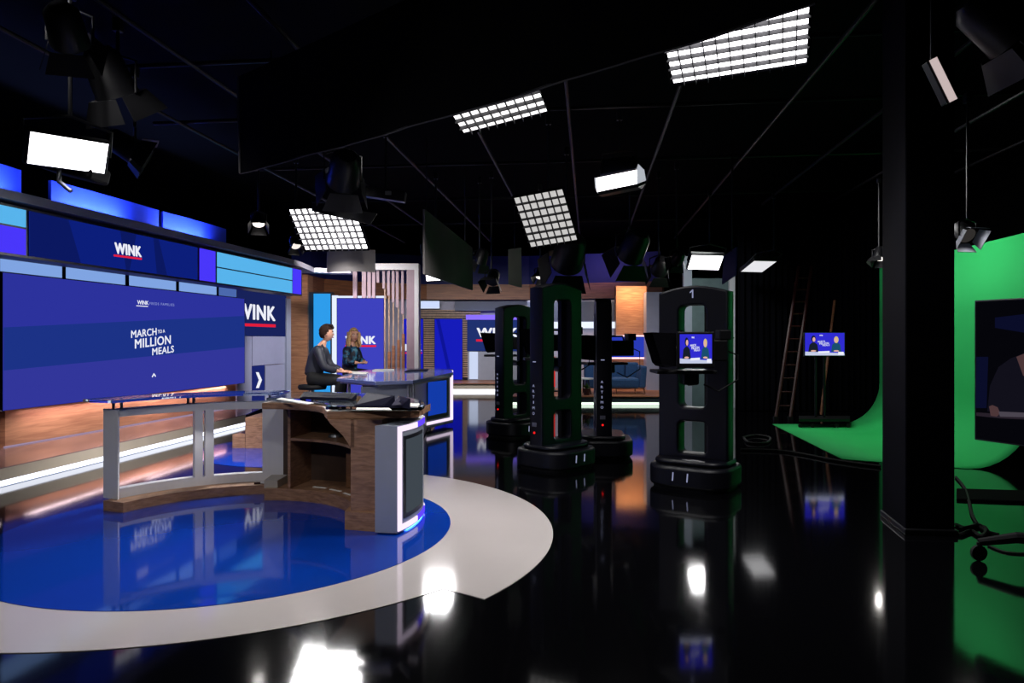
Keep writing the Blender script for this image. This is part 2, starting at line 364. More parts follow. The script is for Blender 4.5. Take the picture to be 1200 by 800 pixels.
MB().slab([SP(*p, 0.012) for p in ((178, 441.2), (180.5, 437.0), (183, 440.6), (182.2, 441.4), (180.5, 439.3), (178.8, 442))], -SP.n3*0.004).build('arrow_mark', E_text, vw)
# glow strips behind the video wall
MB().slab([on(W, 8, 0.72, 0.04), on(W, 300, 0.72, 0.04), on(W, 300, 0.76, 0.04), on(W, 8, 0.76, 0.04)], -W.n3*0.02).build('back_glow_strip', E_pink, vw)

# pale light boxes above the video wall
lbx = [(-60, -2), (0.5, 73.5), (77.5, 147.5), (151.5, 207), (210, 254.5), (256.5, 278)]
nms = ['cut by the picture edge', 'pale blue light box above the big video wall, beside the picture edge', 'pale blue light box above the big video wall, second from the picture edge',
       'pale blue light box above the big video wall, third from the picture edge', 'pale blue light box above the big video wall, beside the smallest box', 'small dim light box above the big video wall, next to the dark blue wall sign']
LB = Plane((-7.80, 0), (0.155, 1))
for i, (x0, x1) in enumerate(lbx):
    if i == 0: continue
    t = thing('light_box', nms[i], 'light', LB.at(x0, 2.40), 'light boxes above the video wall')
    MB().slab(*pslab(LB, x0, x1, 2.455, 2.76, -0.02, 0.06)).build('housing', M_frame, t)
    MB().slab([LB.at(x0+0.8, 2.465), LB.at(x1-0.8, 2.465), LB.at(x1-0.8, 2.74), LB.at(x0+0.8, 2.74)], -LB.n3*0.015).build('diffuser', E_cyanlight if i < 5 else emit('dim_box', (84, 116, 190), 0.8), t)

# header
hd = thing('set_header', 'overhanging set header with grey cornice carrying glowing cyan and violet boxes', 'header', HP.at(0, 2.43))
zc0, zc1 = 2.605, 3.142
hb = MB(); hb.slab([HP.at(-200, zc0-0.03), HP.at(354, zc0-0.03), HP.at(354, zc1+0.03), HP.at(-200, zc1+0.03)], -HP.n3*0.35); hb.build('frame', M_frame, hd)
cb = MB()
cpath = [HP.at(x, 0, 0.06) for x in (-200, 0, 150, 255, 300, 330)]
ce = [Vector(HP.at(345, 0, 0.05)), Vector(HP.at(354, 0, 0.0)), P(368, HY, 16.75), P(390, HY, 16.9), P(411, HY, 16.95)]
cpath += ce
cb.strip([(p.x, p.y) for p in cpath], 3.215, 3.325, 0.45); cb.build('cornice', M_cornice, hd)
def hbox(x0, x1, z0, z1, m, nm, lab):
    MB().slab([HP.at(x0, z0, 0.012), HP.at(x1, z0, 0.012), HP.at(x1, z1, 0.012), HP.at(x0, z1, 0.012)], -HP.n3*0.02).build(nm, m, hd, label=lab)
zm = 2.925
hbox(-120, 30.5, zm+0.012, zc1, E_cyan, 'glow_box', 'cyan glowing box'); hbox(-120, 30.5, zc0, zm-0.012, E_violet, 'glow_box', 'violet glowing box')
hbox(234.5, 252.5, zc0, zc1, E_violet, 'glow_box', 'narrow violet glowing box')
zm2 = 2.875
hbox(255, 342.5, zm2+0.012, zc1, E_cyan, 'glow_box', 'upper cyan glowing box'); hbox(255, 342.5, zc0, zm2-0.012, E_cyan, 'glow_box', 'lower cyan glowing box')
hbox(343.5, 353, zc0, zc1, E_violet, 'glow_box', 'slim violet glowing box at the corner')
hs = thing('header_sign', 'long dark blue WINK sign panel set in the header above the video wall', 'sign', HP.at(35, zc0))
MB().slab([HP.at(x, z, 0.014) for x, z in ((35, zc0), (231.5, zc0), (231.5, zc1), (35, zc1))], -HP.n3*0.012).build('panel', E_sign, hs)
for xs in ((35, 80, 95, 35), (141, 160, 152, 148), (180, 186, 196, 184)):
    MB().slab([HP.at(xs[3], zc0, 0.018), HP.at(xs[2], zc0, 0.018), HP.at(xs[1], zc1, 0.018), HP.at(xs[0], zc1, 0.018)], -HP.n3*0.003).build('panel_facet', E_signdark, hs)
wink(HP, (134.6, 297.0), (166.2, 301.4), (134.0, 283.6), None, ((133.8, 298.0), (133.8, 300.2), (166.2, 304.4), (166.2, 302.2)), hs, off=0.024)

# uplit blue panels above the header
BP = Plane((-8.20, 0), (0.155, 1))
ubl = [(-80, 25, 'tall blue uplit panel above the header at the picture edge'), (60, 186, 'tall blue uplit panel above the header behind the square white lamp'), (191, 265, 'blue uplit panel above the header near the corner with the cyan boxes')]
for i, (x0, x1, lab) in enumerate(ubl):
    t = thing('uplit_panel', lab, 'panel', BP.at(x0, 3.2), 'blue panels above the header')
    p0, p1 = BP.at(x0, 0), BP.at(x1, 0); mid = (p0+p1)/2; N = 14
    path = []
    for k in range(N+1):
        u = k/N; q = p0.lerp(p1, u); q = q+BP.n3*(0.0+0.03*math.sin(PI*u)); path.append((q.x, q.y))
    MB().strip(path, 3.15, 3.90 if i else 3.92, 0.05).build('panel_face', M_bluewall, t, smooth=True)
    MB().slab([BP.at(x0+3, 3.40, 0.24), BP.at(x1-3, 3.40, 0.24), BP.at(x1-3, 3.40, 0.28), BP.at(x0+3, 3.40, 0.28)], (0, 0, 0.02)).build('light_strip', E_bluestrip, t)

# dark blue wall sign, grey wall panels and chevron sign on the corner wall
W2 = Plane((-7.86, 0), (0.155, 1))
gp = thing('wall_panelling', 'pale grey wall panelling beneath the dark blue WINK wall sign', 'panel', W2.at(278, 0.28))
def wslab(x0, x1, y0, y1, off=0.0): # uses pixel heights at the mid of the panel
    return [W2(x0, y1, off), W2(x1, y1, off), W2(x1, y0, off), W2(x0, y0, off)]
def zof(px, py): return W2(px, py).z
zlo, z1_, z2_, z3_ = 0.222, zof(320, 427), zof(320, 394), zof(320, 342)
MB().slab([W2.at(x, z) for x, z in ((278, zlo), (295, zlo), (295, z2_), (278, z2_))], -W2.n3*0.04).build('panel_board', M_greypanel, gp)
MB().slab([W2.at(x, z) for x, z in ((295.6, z1_+0.006), (335, z1_+0.006), (335, z2_), (295.6, z2_))], -W2.n3*0.04).build('panel_board', M_greypanel, gp)
MB().slab([W2.at(x, z) for x, z in ((311, zlo), (335, zlo), (335, z1_-0.006), (311, z1_-0.006))], -W2.n3*0.04).build('panel_board', M_greypanel, gp)
MB().slab([W2.at(x, z, 0.05) for x, z in ((336, zlo), (341, zlo), (341, 2.57), (336, 2.57))], -W2.n3*0.1).build('edge_post', M_greyw, gp)
sg = thing('wall_sign', 'dark navy WINK wall sign half hidden by the big video wall', 'sign', W2.at(278, z2_))
MB().slab([W2.at(x, z, 0.02) for x, z in ((272, z2_+0.005), (335.5, z2_+0.005), (335.5, z3_), (272, z3_))], -W2.n3*0.05).build('panel', emit('wallsign_navy', (24, 34, 90), 1.0), sg)
wink(W2, (277, 373.2), (322.8, 376.2), (277, 354.2), None, ((274, 378.2), (274, 381.6), (323, 383.4), (323, 380.0)), sg, off=0.03)
cs = thing('chevron_sign', 'small navy panel with a white chevron arrow on the grey wall', 'sign', W2.at(296, zlo))
MB().slab([W2.at(x, z, 0.012) for x, z in ((296, zlo), (310, zlo), (310, z1_), (296, z1_))], -W2.n3*0.03).build('panel', emit('chevron_navy', (26, 36, 104), 1.0), cs)
MB().slab([W2(x, y, 0.02) for x, y in ((300, 436), (303.2, 436), (307, 445), (303.4, 454.5), (300.2, 454.5), (303.6, 445))], -W2.n3*0.006).build('chevron', E_text, cs)

# ================================================================== BACK SET
def fl(x0, x1, y0, y1, Y, Yr=None):
    Yr = Yr or Y
    return [P(x0, y1, Y), P(x1, y1, Yr), P(x1, y0, Yr), P(x0, y0, Y)]
BK = Vector((0, 1, 0))
YB = 23.33
# navy upper wall and wood band that run round the back of the set
pth = [(341, 18.86), (361, 19.62), (380, 21.04), (430, 22.24), (500, 23.11), (620, 23.11), (700, 22.45), (757, 22.02), (776, 21.80)]
path = [(P(x, HY, Y).x, Y) for x, Y in pth]
struct(MB().strip(path, 2.93, 3.43, 0.25).build('trim_2', M_woodband), 'wood fascia band above the back set')
path2 = [(x, y+0.3) for x, y in path]
struct(MB().strip(path2, 3.3, 4.40, 0.1).build('wall_back_upper', M_navywall), 'blue upper wall above the wood band')
struct(MB().strip([(x, y+0.35) for x, y in path], 0.0, 2.96, 0.1).build('wall_back_set', M_greypanel), 'pale grey wall of the back set')
# wood column at the corner
wc = thing('wood_column', 'broad wood pillar in the corner beside the grey wall panelling', 'column', P(350, 470, 18.53))
MB().slab(fl(340.5, 360.5, 322, 468.6, 18.53, 18.86), BK*0.5).build('pillar_board', M_woodwall, wc)
lc = thing('light_column', 'tall cyan glowing light column behind the two presenters', 'light', P(375, 470, 18.97))
MB().slab(fl(361, 389, 342, 467, 18.97, 19.40), BK*0.3).build('housing', M_frame, lc)
MB().slab(fl(367.5, 387, 344, 466, 18.92, 19.31), BK*0.02).build('diffuser', E_cyandeep, lc)
ps = thing('portrait_screen', 'upright violet blue WINK screen behind the blond presenter', 'screen', P(420, 470, 18.75))
MB().slab(fl(389, 396, 346, 465, 19.18), BK*0.04).build('glow_strip', E_white, ps)
MB().slab(fl(394, 452, 346.5, 349, 19.18), BK*0.04).build('glow_strip', E_white, ps)
MB().slab(fl(394.5, 450, 349, 466, 18.86), BK*0.12).build('housing', M_frame, ps)
MB().slab(fl(395, 449.5, 349.6, 465.5, 18.84), BK*0.015).build('screen', E_portrait, ps)
PS = Plane((0, 18.84), (1, 0))
wink(PS, (404.5, 403), (440.5, 403), (404.5, 393.6), None, ((404.5, 404.2), (404.5, 406.4), (440.8, 406.4), (440.8, 404.2)), ps, off=0.02)

# slatted divider
dv = thing('slat_divider', 'white framed divider hung with pinkish vertical slats', 'divider', P(470, 480, 17.66))
YD = 17.66
MB().slab(fl(414, 490.5, 308.5, 316, YD), BK*0.4).build('top_beam', M_white, dv)
MB().slab(fl(476.5, 485.5, 316, 472.2, YD), BK*0.4).build('post', M_lilac, dv, label='post face with its shade painted lilac')  # side face of the white post: its shade put into the lilac colour
MB().slab(fl(485.5, 490.5, 310, 472.2, YD-0.02), BK*0.42).build('post_edge', M_white, dv, label='white post edge')
for x, w_, yb in ((413.5, 4.5, 349), (424, 4.8, 349), (430.5, 4.0, 349), (436, 3.6, 349), (441.2, 3, 331), (448, 3, 338), (453.5, 3.2, 346), (459, 3.2, 354), (464, 3, 360), (470, 3, 368)):
    MB().slab(fl(x, x+w_, 315, min(yb, 474), YD+0.1), BK*0.10).build('hanging_slat', M_lilac, dv)
for x, y in ((451, 474), (456, 412), (461, 405), (467, 398), (472.5, 391)):
    MB().slab(fl(x-0.8, x+0.6, 330, 472, YD+0.14), BK*0.03).build('rod', M_slat, dv)
    if y < 470: MB().slab(fl(x-1.6, x+1.5, y, 472, YD+0.1), BK*0.10).build('standing_slat', M_woodband, dv)

# back riser (far left) and its horizontal slat wall with tall blue screens
br_ = thing('back_riser', 'wood topped riser with white light strip under the slat wall', 'platform', P(520, 459, 21.45))
def band(x0, x1, z0, z1, Y, th=0.1): return [Vector((P(x0, HY, Y).x, Y, z0)), Vector((P(x1, HY, Y).x, Y, z0)), Vector((P(x1, HY, Y).x, Y, z1)), Vector((P(x0, HY, Y).x, Y, z1))], BK*th
MB().slab(*band(380, 592, 0.08, 0.25, 21.5)).build('fascia', M_beige, br_)
MB().slab(*band(380, 582, 0.008, 0.085, 21.5)).build('light_strip', E_led, br_)
MB().slab(*band(380, 600, 0.245, 0.265, 21.45, 1.75)).build('tread', M_woodband, br_)
sw = thing('slat_wall', 'wall of pale horizontal slats framing tall blue screens', 'wall panel', P(500, 443, 23.22))
YS = 23.22
for x0, x1, y0, y1 in ((448, 563, 363, 374), (495.5, 509.5, 374, 443), (541.5, 548, 374, 443), (448, 463, 374, 443)):
    k = 0; y = y0
    mb = MB()
    while y < y1-1:
        mb.slab(fl(x0, x1, y, y+1.55, YS), BK*0.05); y += 2.55
    mb.build('slat_panel', M_slat, sw)
MB().slab(fl(448, 563, 363, 443, YS+0.08), BK*0.05).build('backing', M_frame, sw)
for i, (x0, x1, lab) in enumerate(((462, 496, 'tall blue screen with the end of WINK, behind the slatted divider'), (509, 542, 'tall plain blue screen in the slat wall beyond the second desk'))):
    t = thing('tall_screen', lab, 'screen', P(x0, 443, 23.11), 'tall blue screens in the slat wall')
    MB().slab(fl(x0, x1, 373, 445, 23.11), BK*0.1).build('housing', M_frame, t)
    MB().slab(fl(x0+0.4, x1-0.4, 373.6, 444.6, 23.09), BK*0.015).build('screen', E_tall, t)
    MB().slab([P(x0+2, 374, 23.0699), P(x0+6, 374, 23.0699), P(x0+21, 442, 23.0699), P(x0+17, 442, 23.0699)], BK*0.004).build('screen_facet', E_tall2, t)
    if i == 0:
        pl = Plane((0, 23.0699), (1, 0))
        wink(pl, (461, 411), (494.5, 411), (461, 403), None, ((461, 412.6), (461, 414.4), (494.5, 414.4), (494.5, 412.6)), t, off=0.01)
# WINK panel, purple light bar, pale panels
bs = thing('back_sign', 'navy WINK sign on the far back wall partly hidden by the furthest camera robot', 'sign', P(580, 412, 23.11))
MB().slab(fl(547.5, 622, 375, 411, 23.11), BK*0.1).build('panel', emit('backsign_navy', (34, 52, 116), 0.9), bs)
pl = Plane((0, 23.11), (1, 0))
wink(pl, (558.5, 395), (607, 395), (558.5, 384), None, ((558, 397.4), (558, 400), (607.5, 400), (607.5, 397.4)), bs, off=0.02)
MB().slab(fl(546, 622, 368.8, 374.4, 23.00), BK*0.08).build('light_bar', E_purple, bs)
MB().slab(fl(533, 622, 353, 364, 23.16), BK*0.1).build('upper_panel', mat('slate_panel', (84, 96, 124), 0.5, var=0.05), bs)
lw = thing('glow_panel', 'pale glowing wall panel below the far WINK sign', 'light', P(570, 445, 23.11))
MB().slab(fl(548, 624, 411.5, 445, 23.16), BK*0.08).build('housing', M_greyw, lw)
MB().slab(fl(550, 560, 412, 444, 23.13), BK*0.03).build('light_tube', emit('glow_tube', (214, 226, 255), 0.9), lw)
wb = thing('light_bar', 'short white light bar on the far wall above the slat wall', 'light', P(500, 362, 23.11))
MB().slab(fl(480, 515.5, 352, 362, 23.11), BK*0.06).build('housing', M_frame, wb)
MB().slab(fl(480.6, 515, 352.6, 361.4, 23.09), BK*0.03).build('diffuser', emit('bar_pale', (206, 220, 255), 1.0), wb)

# lounge area: riser, walls, sofa
lr = thing('lounge_riser', 'low riser with a white light line under the teal sofa', 'platform', P(700, 475, 17.05))
MB().slab(*band(600, 796, 0.08, 0.21, 17.1, 0.1)).build('fascia', mat('riser_dark', (40, 52, 60), 0.5, var=0.05), lr)
MB().slab(*band(600, 796, 0.006, 0.066, 17.1, 0.06)).build('light_strip', E_greenled, lr)
MB().slab(*band(600, 796, 0.205, 0.225, 17.05, 3.6)).build('tread', M_woodband, lr)
la = thing('lounge_wall', 'pale lilac lounge wall with a white light bar', 'wall panel', P(670, 462, 19.9))
MB().slab(fl(618, 722, 352, 455, 19.9), BK*0.12).build('wall_board', M_greypanel, la)
MB().slab(fl(618, 722, 353, 376, 19.86), BK*0.03).build('upper_board', mat('slate_board', (70, 78, 104), 0.5, var=0.05), la, label='darker slate upper board')
MB().slab(fl(618, 722, 377, 384.4, 19.84), BK*0.05).build('light_bar', emit('bar_white', (232, 240, 255), 1.1), la)
lwc = thing('lounge_column', 'wood clad lounge wall section with a blue screen band and warm downlights', 'wall panel', P(740, 462, 19.6))
MB().slab(fl(722, 757.5, 335, 394, 19.6), BK*0.3).build('wood_panel', M_woodwall, lwc)
MB().slab(fl(716, 760, 394.6, 418.4, 19.5), BK*0.06).build('screen_band', emit('lounge_blue', (44, 62, 190), 0.9), lwc)
MB().slab(fl(722, 757.5, 392.6, 394.2, 19.48), BK*0.05).build('glow_strip', E_pink, lwc)
MB().slab(fl(716, 758, 418.6, 420.4, 19.48), BK*0.05).build('glow_strip', E_pink, lwc)
MB().slab(fl(716, 758, 420, 455, 19.55), BK*0.06).build('lower_panel', M_woodwall, lwc)
gc = thing('grey_pillar', 'lilac grey pillar closing the lounge beside the wood clad wall', 'column', P(765, 462, 19.3))
MB().slab(fl(757.5, 776, 342, 458, 19.15), BK*0.4).build('pillar_board', M_greypanel, gc)
ge = thing('set_flat', 'grey green scenery flat with a white edge behind the camera robot numbered one', 'flat', P(830, 478, 15.9))
MB().slab(fl(806, 857, 326, 476.9, 16.6), BK*0.06).build('flat_board', mat('flat_greygreen', (86, 104, 108), 0.6, var=0.1), ge)
MB().slab(fl(801, 811, 300, 477.3, 16.5), BK*0.1).build('edge_post', M_greyw, ge)
MB().slab(fl(855, 861.5, 302, 477.8, 16.4), BK*0.1).build('white_edge', M_white, ge)
# sofa: curved banquette
sofa = thing('sofa', 'teal blue upholstered sofa on splayed wooden legs in the lounge', 'sofa', P(725, 457, 18.2))
def sofa_pt(px, Y, z): return Vector((P(px, HY, Y).x, Y, z))
zf = 0.225
MB().box(sofa_pt(716, 18.05, 0.50), (1.36, 0.72, 0.26)).build('seat', M_couch, sofa, bevel=0.06)
for i in range(4):
    MB().box(sofa_pt(692+16*i, 18.42, 0.80), (0.345, 0.2, 0.42)).build('back_cushion', M_couch, sofa, bevel=0.05)
MB().slab([sofa_pt(749, 17.68, 0.38), sofa_pt(757, 17.68, 0.38), sofa_pt(758.5, 17.68, 0.94), sofa_pt(752, 17.68, 0.94)], BK*0.82).build('armrest', M_couch, sofa, bevel=0.04)
for px, dx in ((690, -1), (722, 0.3), (744, 0.3), (754, 1)):
    MB().tube([sofa_pt(px, 17.78, 0.42), sofa_pt(px+dx*2, 17.74, zf)], [0.025, 0.014], 8).build('leg', M_woodband, sofa)
tb = thing('side_table', 'small white topped side table between the camera robots and the sofa', 'table', P(684, 463, 17.7))
MB().lathe([(0.24, 0.62), (0.24, 0.65)], (P(684, HY, 17.4).x, 17.4, 0), 20).build('table_top', M_white, tb)
for k in range(3):
    t_ = math.radians(90+120*k); cx = P(684, HY, 17.7).x
    MB().tube([(cx+0.12*math.cos(t_), 17.7+0.12*math.sin(t_), 0.62), (cx+0.2*math.cos(t_), 17.7+0.2*math.sin(t_), zf)], 0.014).build('leg', M_blackmetal, tb)
pp = thing('potted_plant', 'small leafy plant in a dark pot on the lounge floor', 'plant', P(687, 461, 17.0))
cx = P(687.5, HY, 17.45).x
MB().lathe([(0.07, zf), (0.09, zf+0.16)], (cx, 17.45, 0), 16).build('pot', M_red, pp)
mb = MB()
for k in range(16):
    a = random.uniform(0, 2*PI); e = random.uniform(0.3, 1.2); l = random.uniform(0.12, 0.22)
    d = Vector((math.cos(a)*math.cos(e), math.sin(a)*math.cos(e), math.sin(e))); s_ = d.cross(Vector((0, 0, 1))).normalized()*0.03
    b_ = Vector((cx, 17.45, zf+0.15)); mb.raw([b_, b_+d*l*0.5+s_, b_+d*l, b_+d*l*0.5-s_], [(0, 1, 2, 3)])
mb.build('foliage', mat('leaf_green', (50, 110, 40), 0.5, var=0.3), pp)
rb = thing('banner_stand', 'narrow red upright light seen through the raised camera robot', 'light', P(649, 449, 18.8))
cx = P(649, HY, 18.6).x
MB().box((cx, 18.6, 0.75), (0.07, 0.07, 0.8)).build('tube', emit('red_tube', (210, 40, 36), 0.9), rb)
MB().lathe([(0.12, zf), (0.12, zf+0.03), (0.02, zf+0.05), (0.02, 0.36)], (cx, 18.6, 0), 16).build('base', M_blackmetal, rb)

# ================================================================== SECOND DESK
D2 = thing('presenter_desk', 'second news desk with glass top where the two presenters sit', 'desk', (-1.7, 11.2, 0))
zt2 = 1.08
e1, e2 = P(500, HY, 12.2), P(531, HY, 13.1)
e0, es = P(423, HY, 8.95), P(482, HY, 9.1)
DP = Plane((e1.x, e1.y), (e2.x-e1.x, e2.y-e1.y))
MB().slab([Vector((e0.x, e0.y, 0.03)), Vector((es.x, es.y, 0.03)), Vector((es.x, es.y, 1.0)), Vector((e0.x, e0.y, 1.0))], BK*0.06).build('end_panel', M_greyw, D2)
MB().slab([Vector((es.x, es.y+0.07, 0.03)), Vector((e1.x, e1.y, 0.03)), Vector((e1.x, e1.y, 1.0)), Vector((es.x, es.y+0.07, 1.0))], (-0.06, 0, 0)).build('side_panel', M_greyw, D2)
MB().slab([DP.at(498, 0.05), DP.at(531, 0.05), DP.at(531, 1.05), DP.at(498, 1.05)], -DP.n3*0.2).build('front_panel', M_greyw, D2, bevel=0.01)
MB().prism([(e0.x+0.1, e0.y+0.1), (es.x-0.1, es.y+0.1), (e1.x-0.1, e1.y), (-1.5, 13.0), (-1.9, 12.6)], 0.02, 0.98).build('core', M_greyw, D2)
def d2q(x0, x1, z0, z1, off): return [DP.at(x0, z0, off), DP.at(x1, z0, off), DP.at(x1, z1, off), DP.at(x0, z1, off)]
for q in ((500, 531, 0.98, 1.03), (500, 531, 0.11, 0.16), (528.2, 531, 0.16, 0.98)):
    MB().slab(d2q(*q, 0.012), -DP.n3*0.02).build('light_outline', E_ledpink, D2)
MB().slab(d2q(497, 510, 1.0, 1.045, 0.016), -DP.n3*0.02).build('light_outline', E_ledviolet, D2, label='violet stretch of the light outline')
MB().slab(d2q(499.5, 525.5, 0.2, 0.93, 0.016), -DP.n3*0.03).build('monitor_bezel', mat('bezel_olive', (78, 92, 92), 0.5), D2)
MB().slab(d2q(502, 523.4, 0.27, 0.86, 0.022), -DP.n3*0.03).build('monitor', E_deskmon, D2)
gt = [G(x, y, zt2) for x, y in ((394.5, 443), (440, 446.8), (484, 445.6), (500, 442.5), (531, 436.2), (529, 433), (505, 431.2), (470, 431), (436, 432.5), (410, 436))]
MB().prism([(p.x, p.y) for p in gt], zt2-0.045, zt2).build('glass_top', mat('desk_glass', (150, 162, 214), 0.06), D2, bevel=0.006)
MB().prism([(p.x*0.97+(-1.75)*0.03, p.y*0.94+11.2*0.06) for p in gt], zt2-0.075, zt2-0.052).build('underlay', M_greyw, D2)
for px, py in ((478, 446.3), (484, 446)):
    g = G(px, py, zt2); MB().tube([(g.x, g.y+0.05, 0.0), (g.x, g.y+0.05, zt2-0.05)], 0.018).build('support_rod', M_steel, D2)
pa = tag(MB().slab([G(x, y, zt2+0.004) for x, y in ((407, 437.5), (428, 438.6), (432, 436.2), (412, 435.2))], (0, 0, 0.006)).build('paper_sheaf', M_paper), 'white papers under the hand of the dark haired presenter', 'paper')
pa2 = tag(MB().slab([G(x, y, zt2+0.004) for x, y in ((436, 434.2), (462, 434.0), (462, 433), (440, 433))], (0, 0, 0.012)).build('paper_sheaf', M_paper), 'thin white papers on the glass near the blond presenter', 'paper')
pa3 = tag(MB().slab([G(x, y, zt2+0.004) for x, y in ((474, 436), (500, 434.6), (502, 433), (480, 433.6))], (0, 0, 0.014)).build('folder', M_folder), 'dark folder lying on the glass of the second desk', 'folder')

# ================================================================== CURVED FRONT DESK
D1 = thing('news_desk', 'curved horseshoe news desk with wood pod, white frame and glass top', 'desk', (C0[0], C0[1], 0.008))
def lerpf(tab):
    def f(a):
        for (a0, v0), (a1, v1) in zip(tab, tab[1:]):
            if a <= a1:
                u = max(0, min(1, (a-a0)/(a1-a0))); return v0+(v1-v0)*u
        return tab[-1][1]
    return f
r_out = lerpf([(-10, 1.45), (-2, 1.505), (6, 1.56), (18.7, 1.64), (40, 1.68), (100, 1.70)])
# base
MB().arc(C0, 0.99, lambda a: r_out(a)-0.14, 2, 95, 0.008, 0.125, 40).build('base', M_wood, D1)
MB().arc(C0, 1.30, 1.56, 95, 158, 0.008, 0.10, 30).build('base', M_wood, D1)
MB().arc(C0, 1.02, 1.32, 88, 95.5, 0.125, 0.2, 6).build('base_box', M_beige, D1)
p0, p1 = G(404, 621.5), G(446, 624.5)
MB().prism([(p0.x, p0.y), (p1.x, p1.y), (p1.x+0.1, p1.y+0.75), (p0.x-0.02, p0.y+0.6)], 0.008, 0.16).build('base_block', M_wood, D1)
# pedestal with flared top
def pol(r, a): t = math.radians(a); return (C0[0]+r*math.cos(t), C0[1]+r*math.sin(t))
mbp = MB(); mbp.arc(C0, 1.02, 1.29, -4.5, 16, 0.16, 0.93, 8); mbp.build('pedestal', M_wood, D1)
mbf = MB()
fa = []
for z, ri in ((0.70, 1.02), (0.80, 0.95), (0.90, 0.84), (0.93, 0.82)):
    fa.append((z, ri))
vs = []; fs = []
for z, ri in fa:
    for a in (-4.5, 16):
        for r in (ri, 1.05): vs.append((*pol(r, a), z))
for k in range(len(fa)-1):
    b = k*4
    for i0, i1 in ((0, 1), (1, 3), (3, 2), (2, 0)): fs.append((b+i0, b+i1, b+4+i1, b+4+i0))
fs += [(0, 1, 3, 2), (12, 13, 15, 14)]
mbf.raw(vs, fs); mbf.build('flared_bracket', M_wood, D1)
# cabinet inside
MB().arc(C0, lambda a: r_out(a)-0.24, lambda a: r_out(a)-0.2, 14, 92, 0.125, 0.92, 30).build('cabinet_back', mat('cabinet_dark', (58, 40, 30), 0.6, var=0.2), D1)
MB().arc(C0, 1.0, 1.5, 80, 81.6, 0.125, 0.93, 2).build('cabinet_cheek', M_wood, D1)
MB().arc(C0, 1.0, 1.46, 16, 80, 0.60, 0.625, 24).build('shelf', M_wood, D1)
MB().arc(C0, 1.25, 1.45, 30, 55, 0.13, 0.47, 10).build('inner_box', wood('box_ply', (110, 76, 50), (130, 92, 62)), D1)
# wood counter
MB().arc(C0, 0.75, 1.60, 9, 92, 0.935, 0.995, 30).build('counter', M_wood, D1, bevel=0.008)
q = [G(383, 491, 0.93), G(490, 489.5, 0.93)]
cpoly = [(q[0].x, q[0].y), (q[1].x-0.06, q[1].y), (q[1].x, q[1].y+0.07), (q[1].x+0.03, q[1].y+0.65), pol(1.60, 12), pol(0.75, 12)]
MB().prism(cpoly, 0.93, 0.995).build('counter', M_wood, D1, bevel=0.006)
# outer shell with light outline and inset monitor (right end)
MB().arc(C0, lambda a: r_out(a)-0.19, r_out, -9.5, 96, 0.02, 0.895, 44).build('outer_shell', M_greyw, D1)
ro = lambda d: (lambda a: r_out(a)+d)
for a0, a1, z0, z1, m, n in ((-9.4, 4, 0.845, 0.89, E_ledpink, 6), (4, 17, 0.845, 0.89, E_ledviolet, 6), (17, 34, 0.845, 0.89, E_ledpink, 8), (34, 60, 0.845, 0.89, E_ledviolet, 8),
                          (-9.4, 4, 0.035, 0.08, E_ledpink, 6), (4, 17, 0.035, 0.08, E_ledviolet, 6), (17, 34, 0.035, 0.08, E_ledpink, 8), (-9.4, -7.5, 0.08, 0.845, E_ledpink, 2)):
    MB().arc(C0, ro(-0.01), ro(0.012), a0, a1, z0, z1, n).build('light_outline', m, D1, label='violet light line' if m is E_ledviolet else 'white pink light line')
MB().arc(C0, ro(-0.01), ro(0.006), -6.0, 12, 0.12, 0.80, 8).build('monitor_bezel', M_frame, D1)
MB().arc(C0, ro(-0.01), ro(0.012), -4.6, 10.6, 0.16, 0.77, 8).build('monitor', E_deskgrey, D1)
MB().arc(C0, ro(-0.03), ro(-0.004), -3, 60, 0.010, 0.020, 30).build('floor_glow_strip', emit('under_glow', (60, 120, 255), 14.0), D1)
# open white frame (left half)
rf0, rf1 = 1.50, 1.60
MB().arc(C0, rf0, rf1, 81.5, 153.6, 0.87, 0.945, 30).build('top_rail', M_white, D1)
MB().arc(C0, rf0, rf1, 81.5, 153.6, 0.10, 0.19, 30).build('bottom_rail', M_white, D1)
for a0, a1 in ((118.9, 122.0), (122.9, 125.8), (92.0, 100.7)):
    MB().arc(C0, rf0, rf1, a0, a1, 0.19, 0.87, 4).build('frame_post', M_white, D1)
ep0, ep1 = G(121, 583, 0.095), G(138, 586, 0.095)
ev = [(ep1.x, ep1.y), pol(1.50, 152), pol(1.60, 152), (ep0.x, ep0.y+0.02)]
MB().prism([(ep0.x, ep0.y), (ep1.x, ep1.y), pol(1.50, 153.5), pol(1.62, 153.5)], 0.095, 0.945).build('frame_end_post', M_white, D1)
# glass
M_gtop = glass('counter_glass', (226, 244, 250)); M_gtop.node_tree.nodes['Principled BSDF'].inputs['IOR'].default_value = 1.25
MB().arc(C0, 1.34, 1.70, 92, 161.5, 1.02, 1.05, 40).build('glass_top', M_gtop, D1, bevel=0.004)
MB().arc(C0, 0.80, 1.62, -4, 90, 1.012, 1.040, 36).build('glass_top', M_gtop, D1, bevel=0.004)
for a in (155, 152, 128, 126, 98):
    x, y = pol(1.53, a); MB().tube([(x, y, 0.945), (x, y, 1.02)], 0.014).build('standoff', M_steel, D1)
for r, a in ((0.9, 5), (1.5, 0), (0.88, 40), (0.88, 75), (1.5, 40)):
    x, y = pol(r, a); MB().tube([(x, y, 0.995), (x, y, 1.012)], 0.02).build('standoff', M_steel, D1)
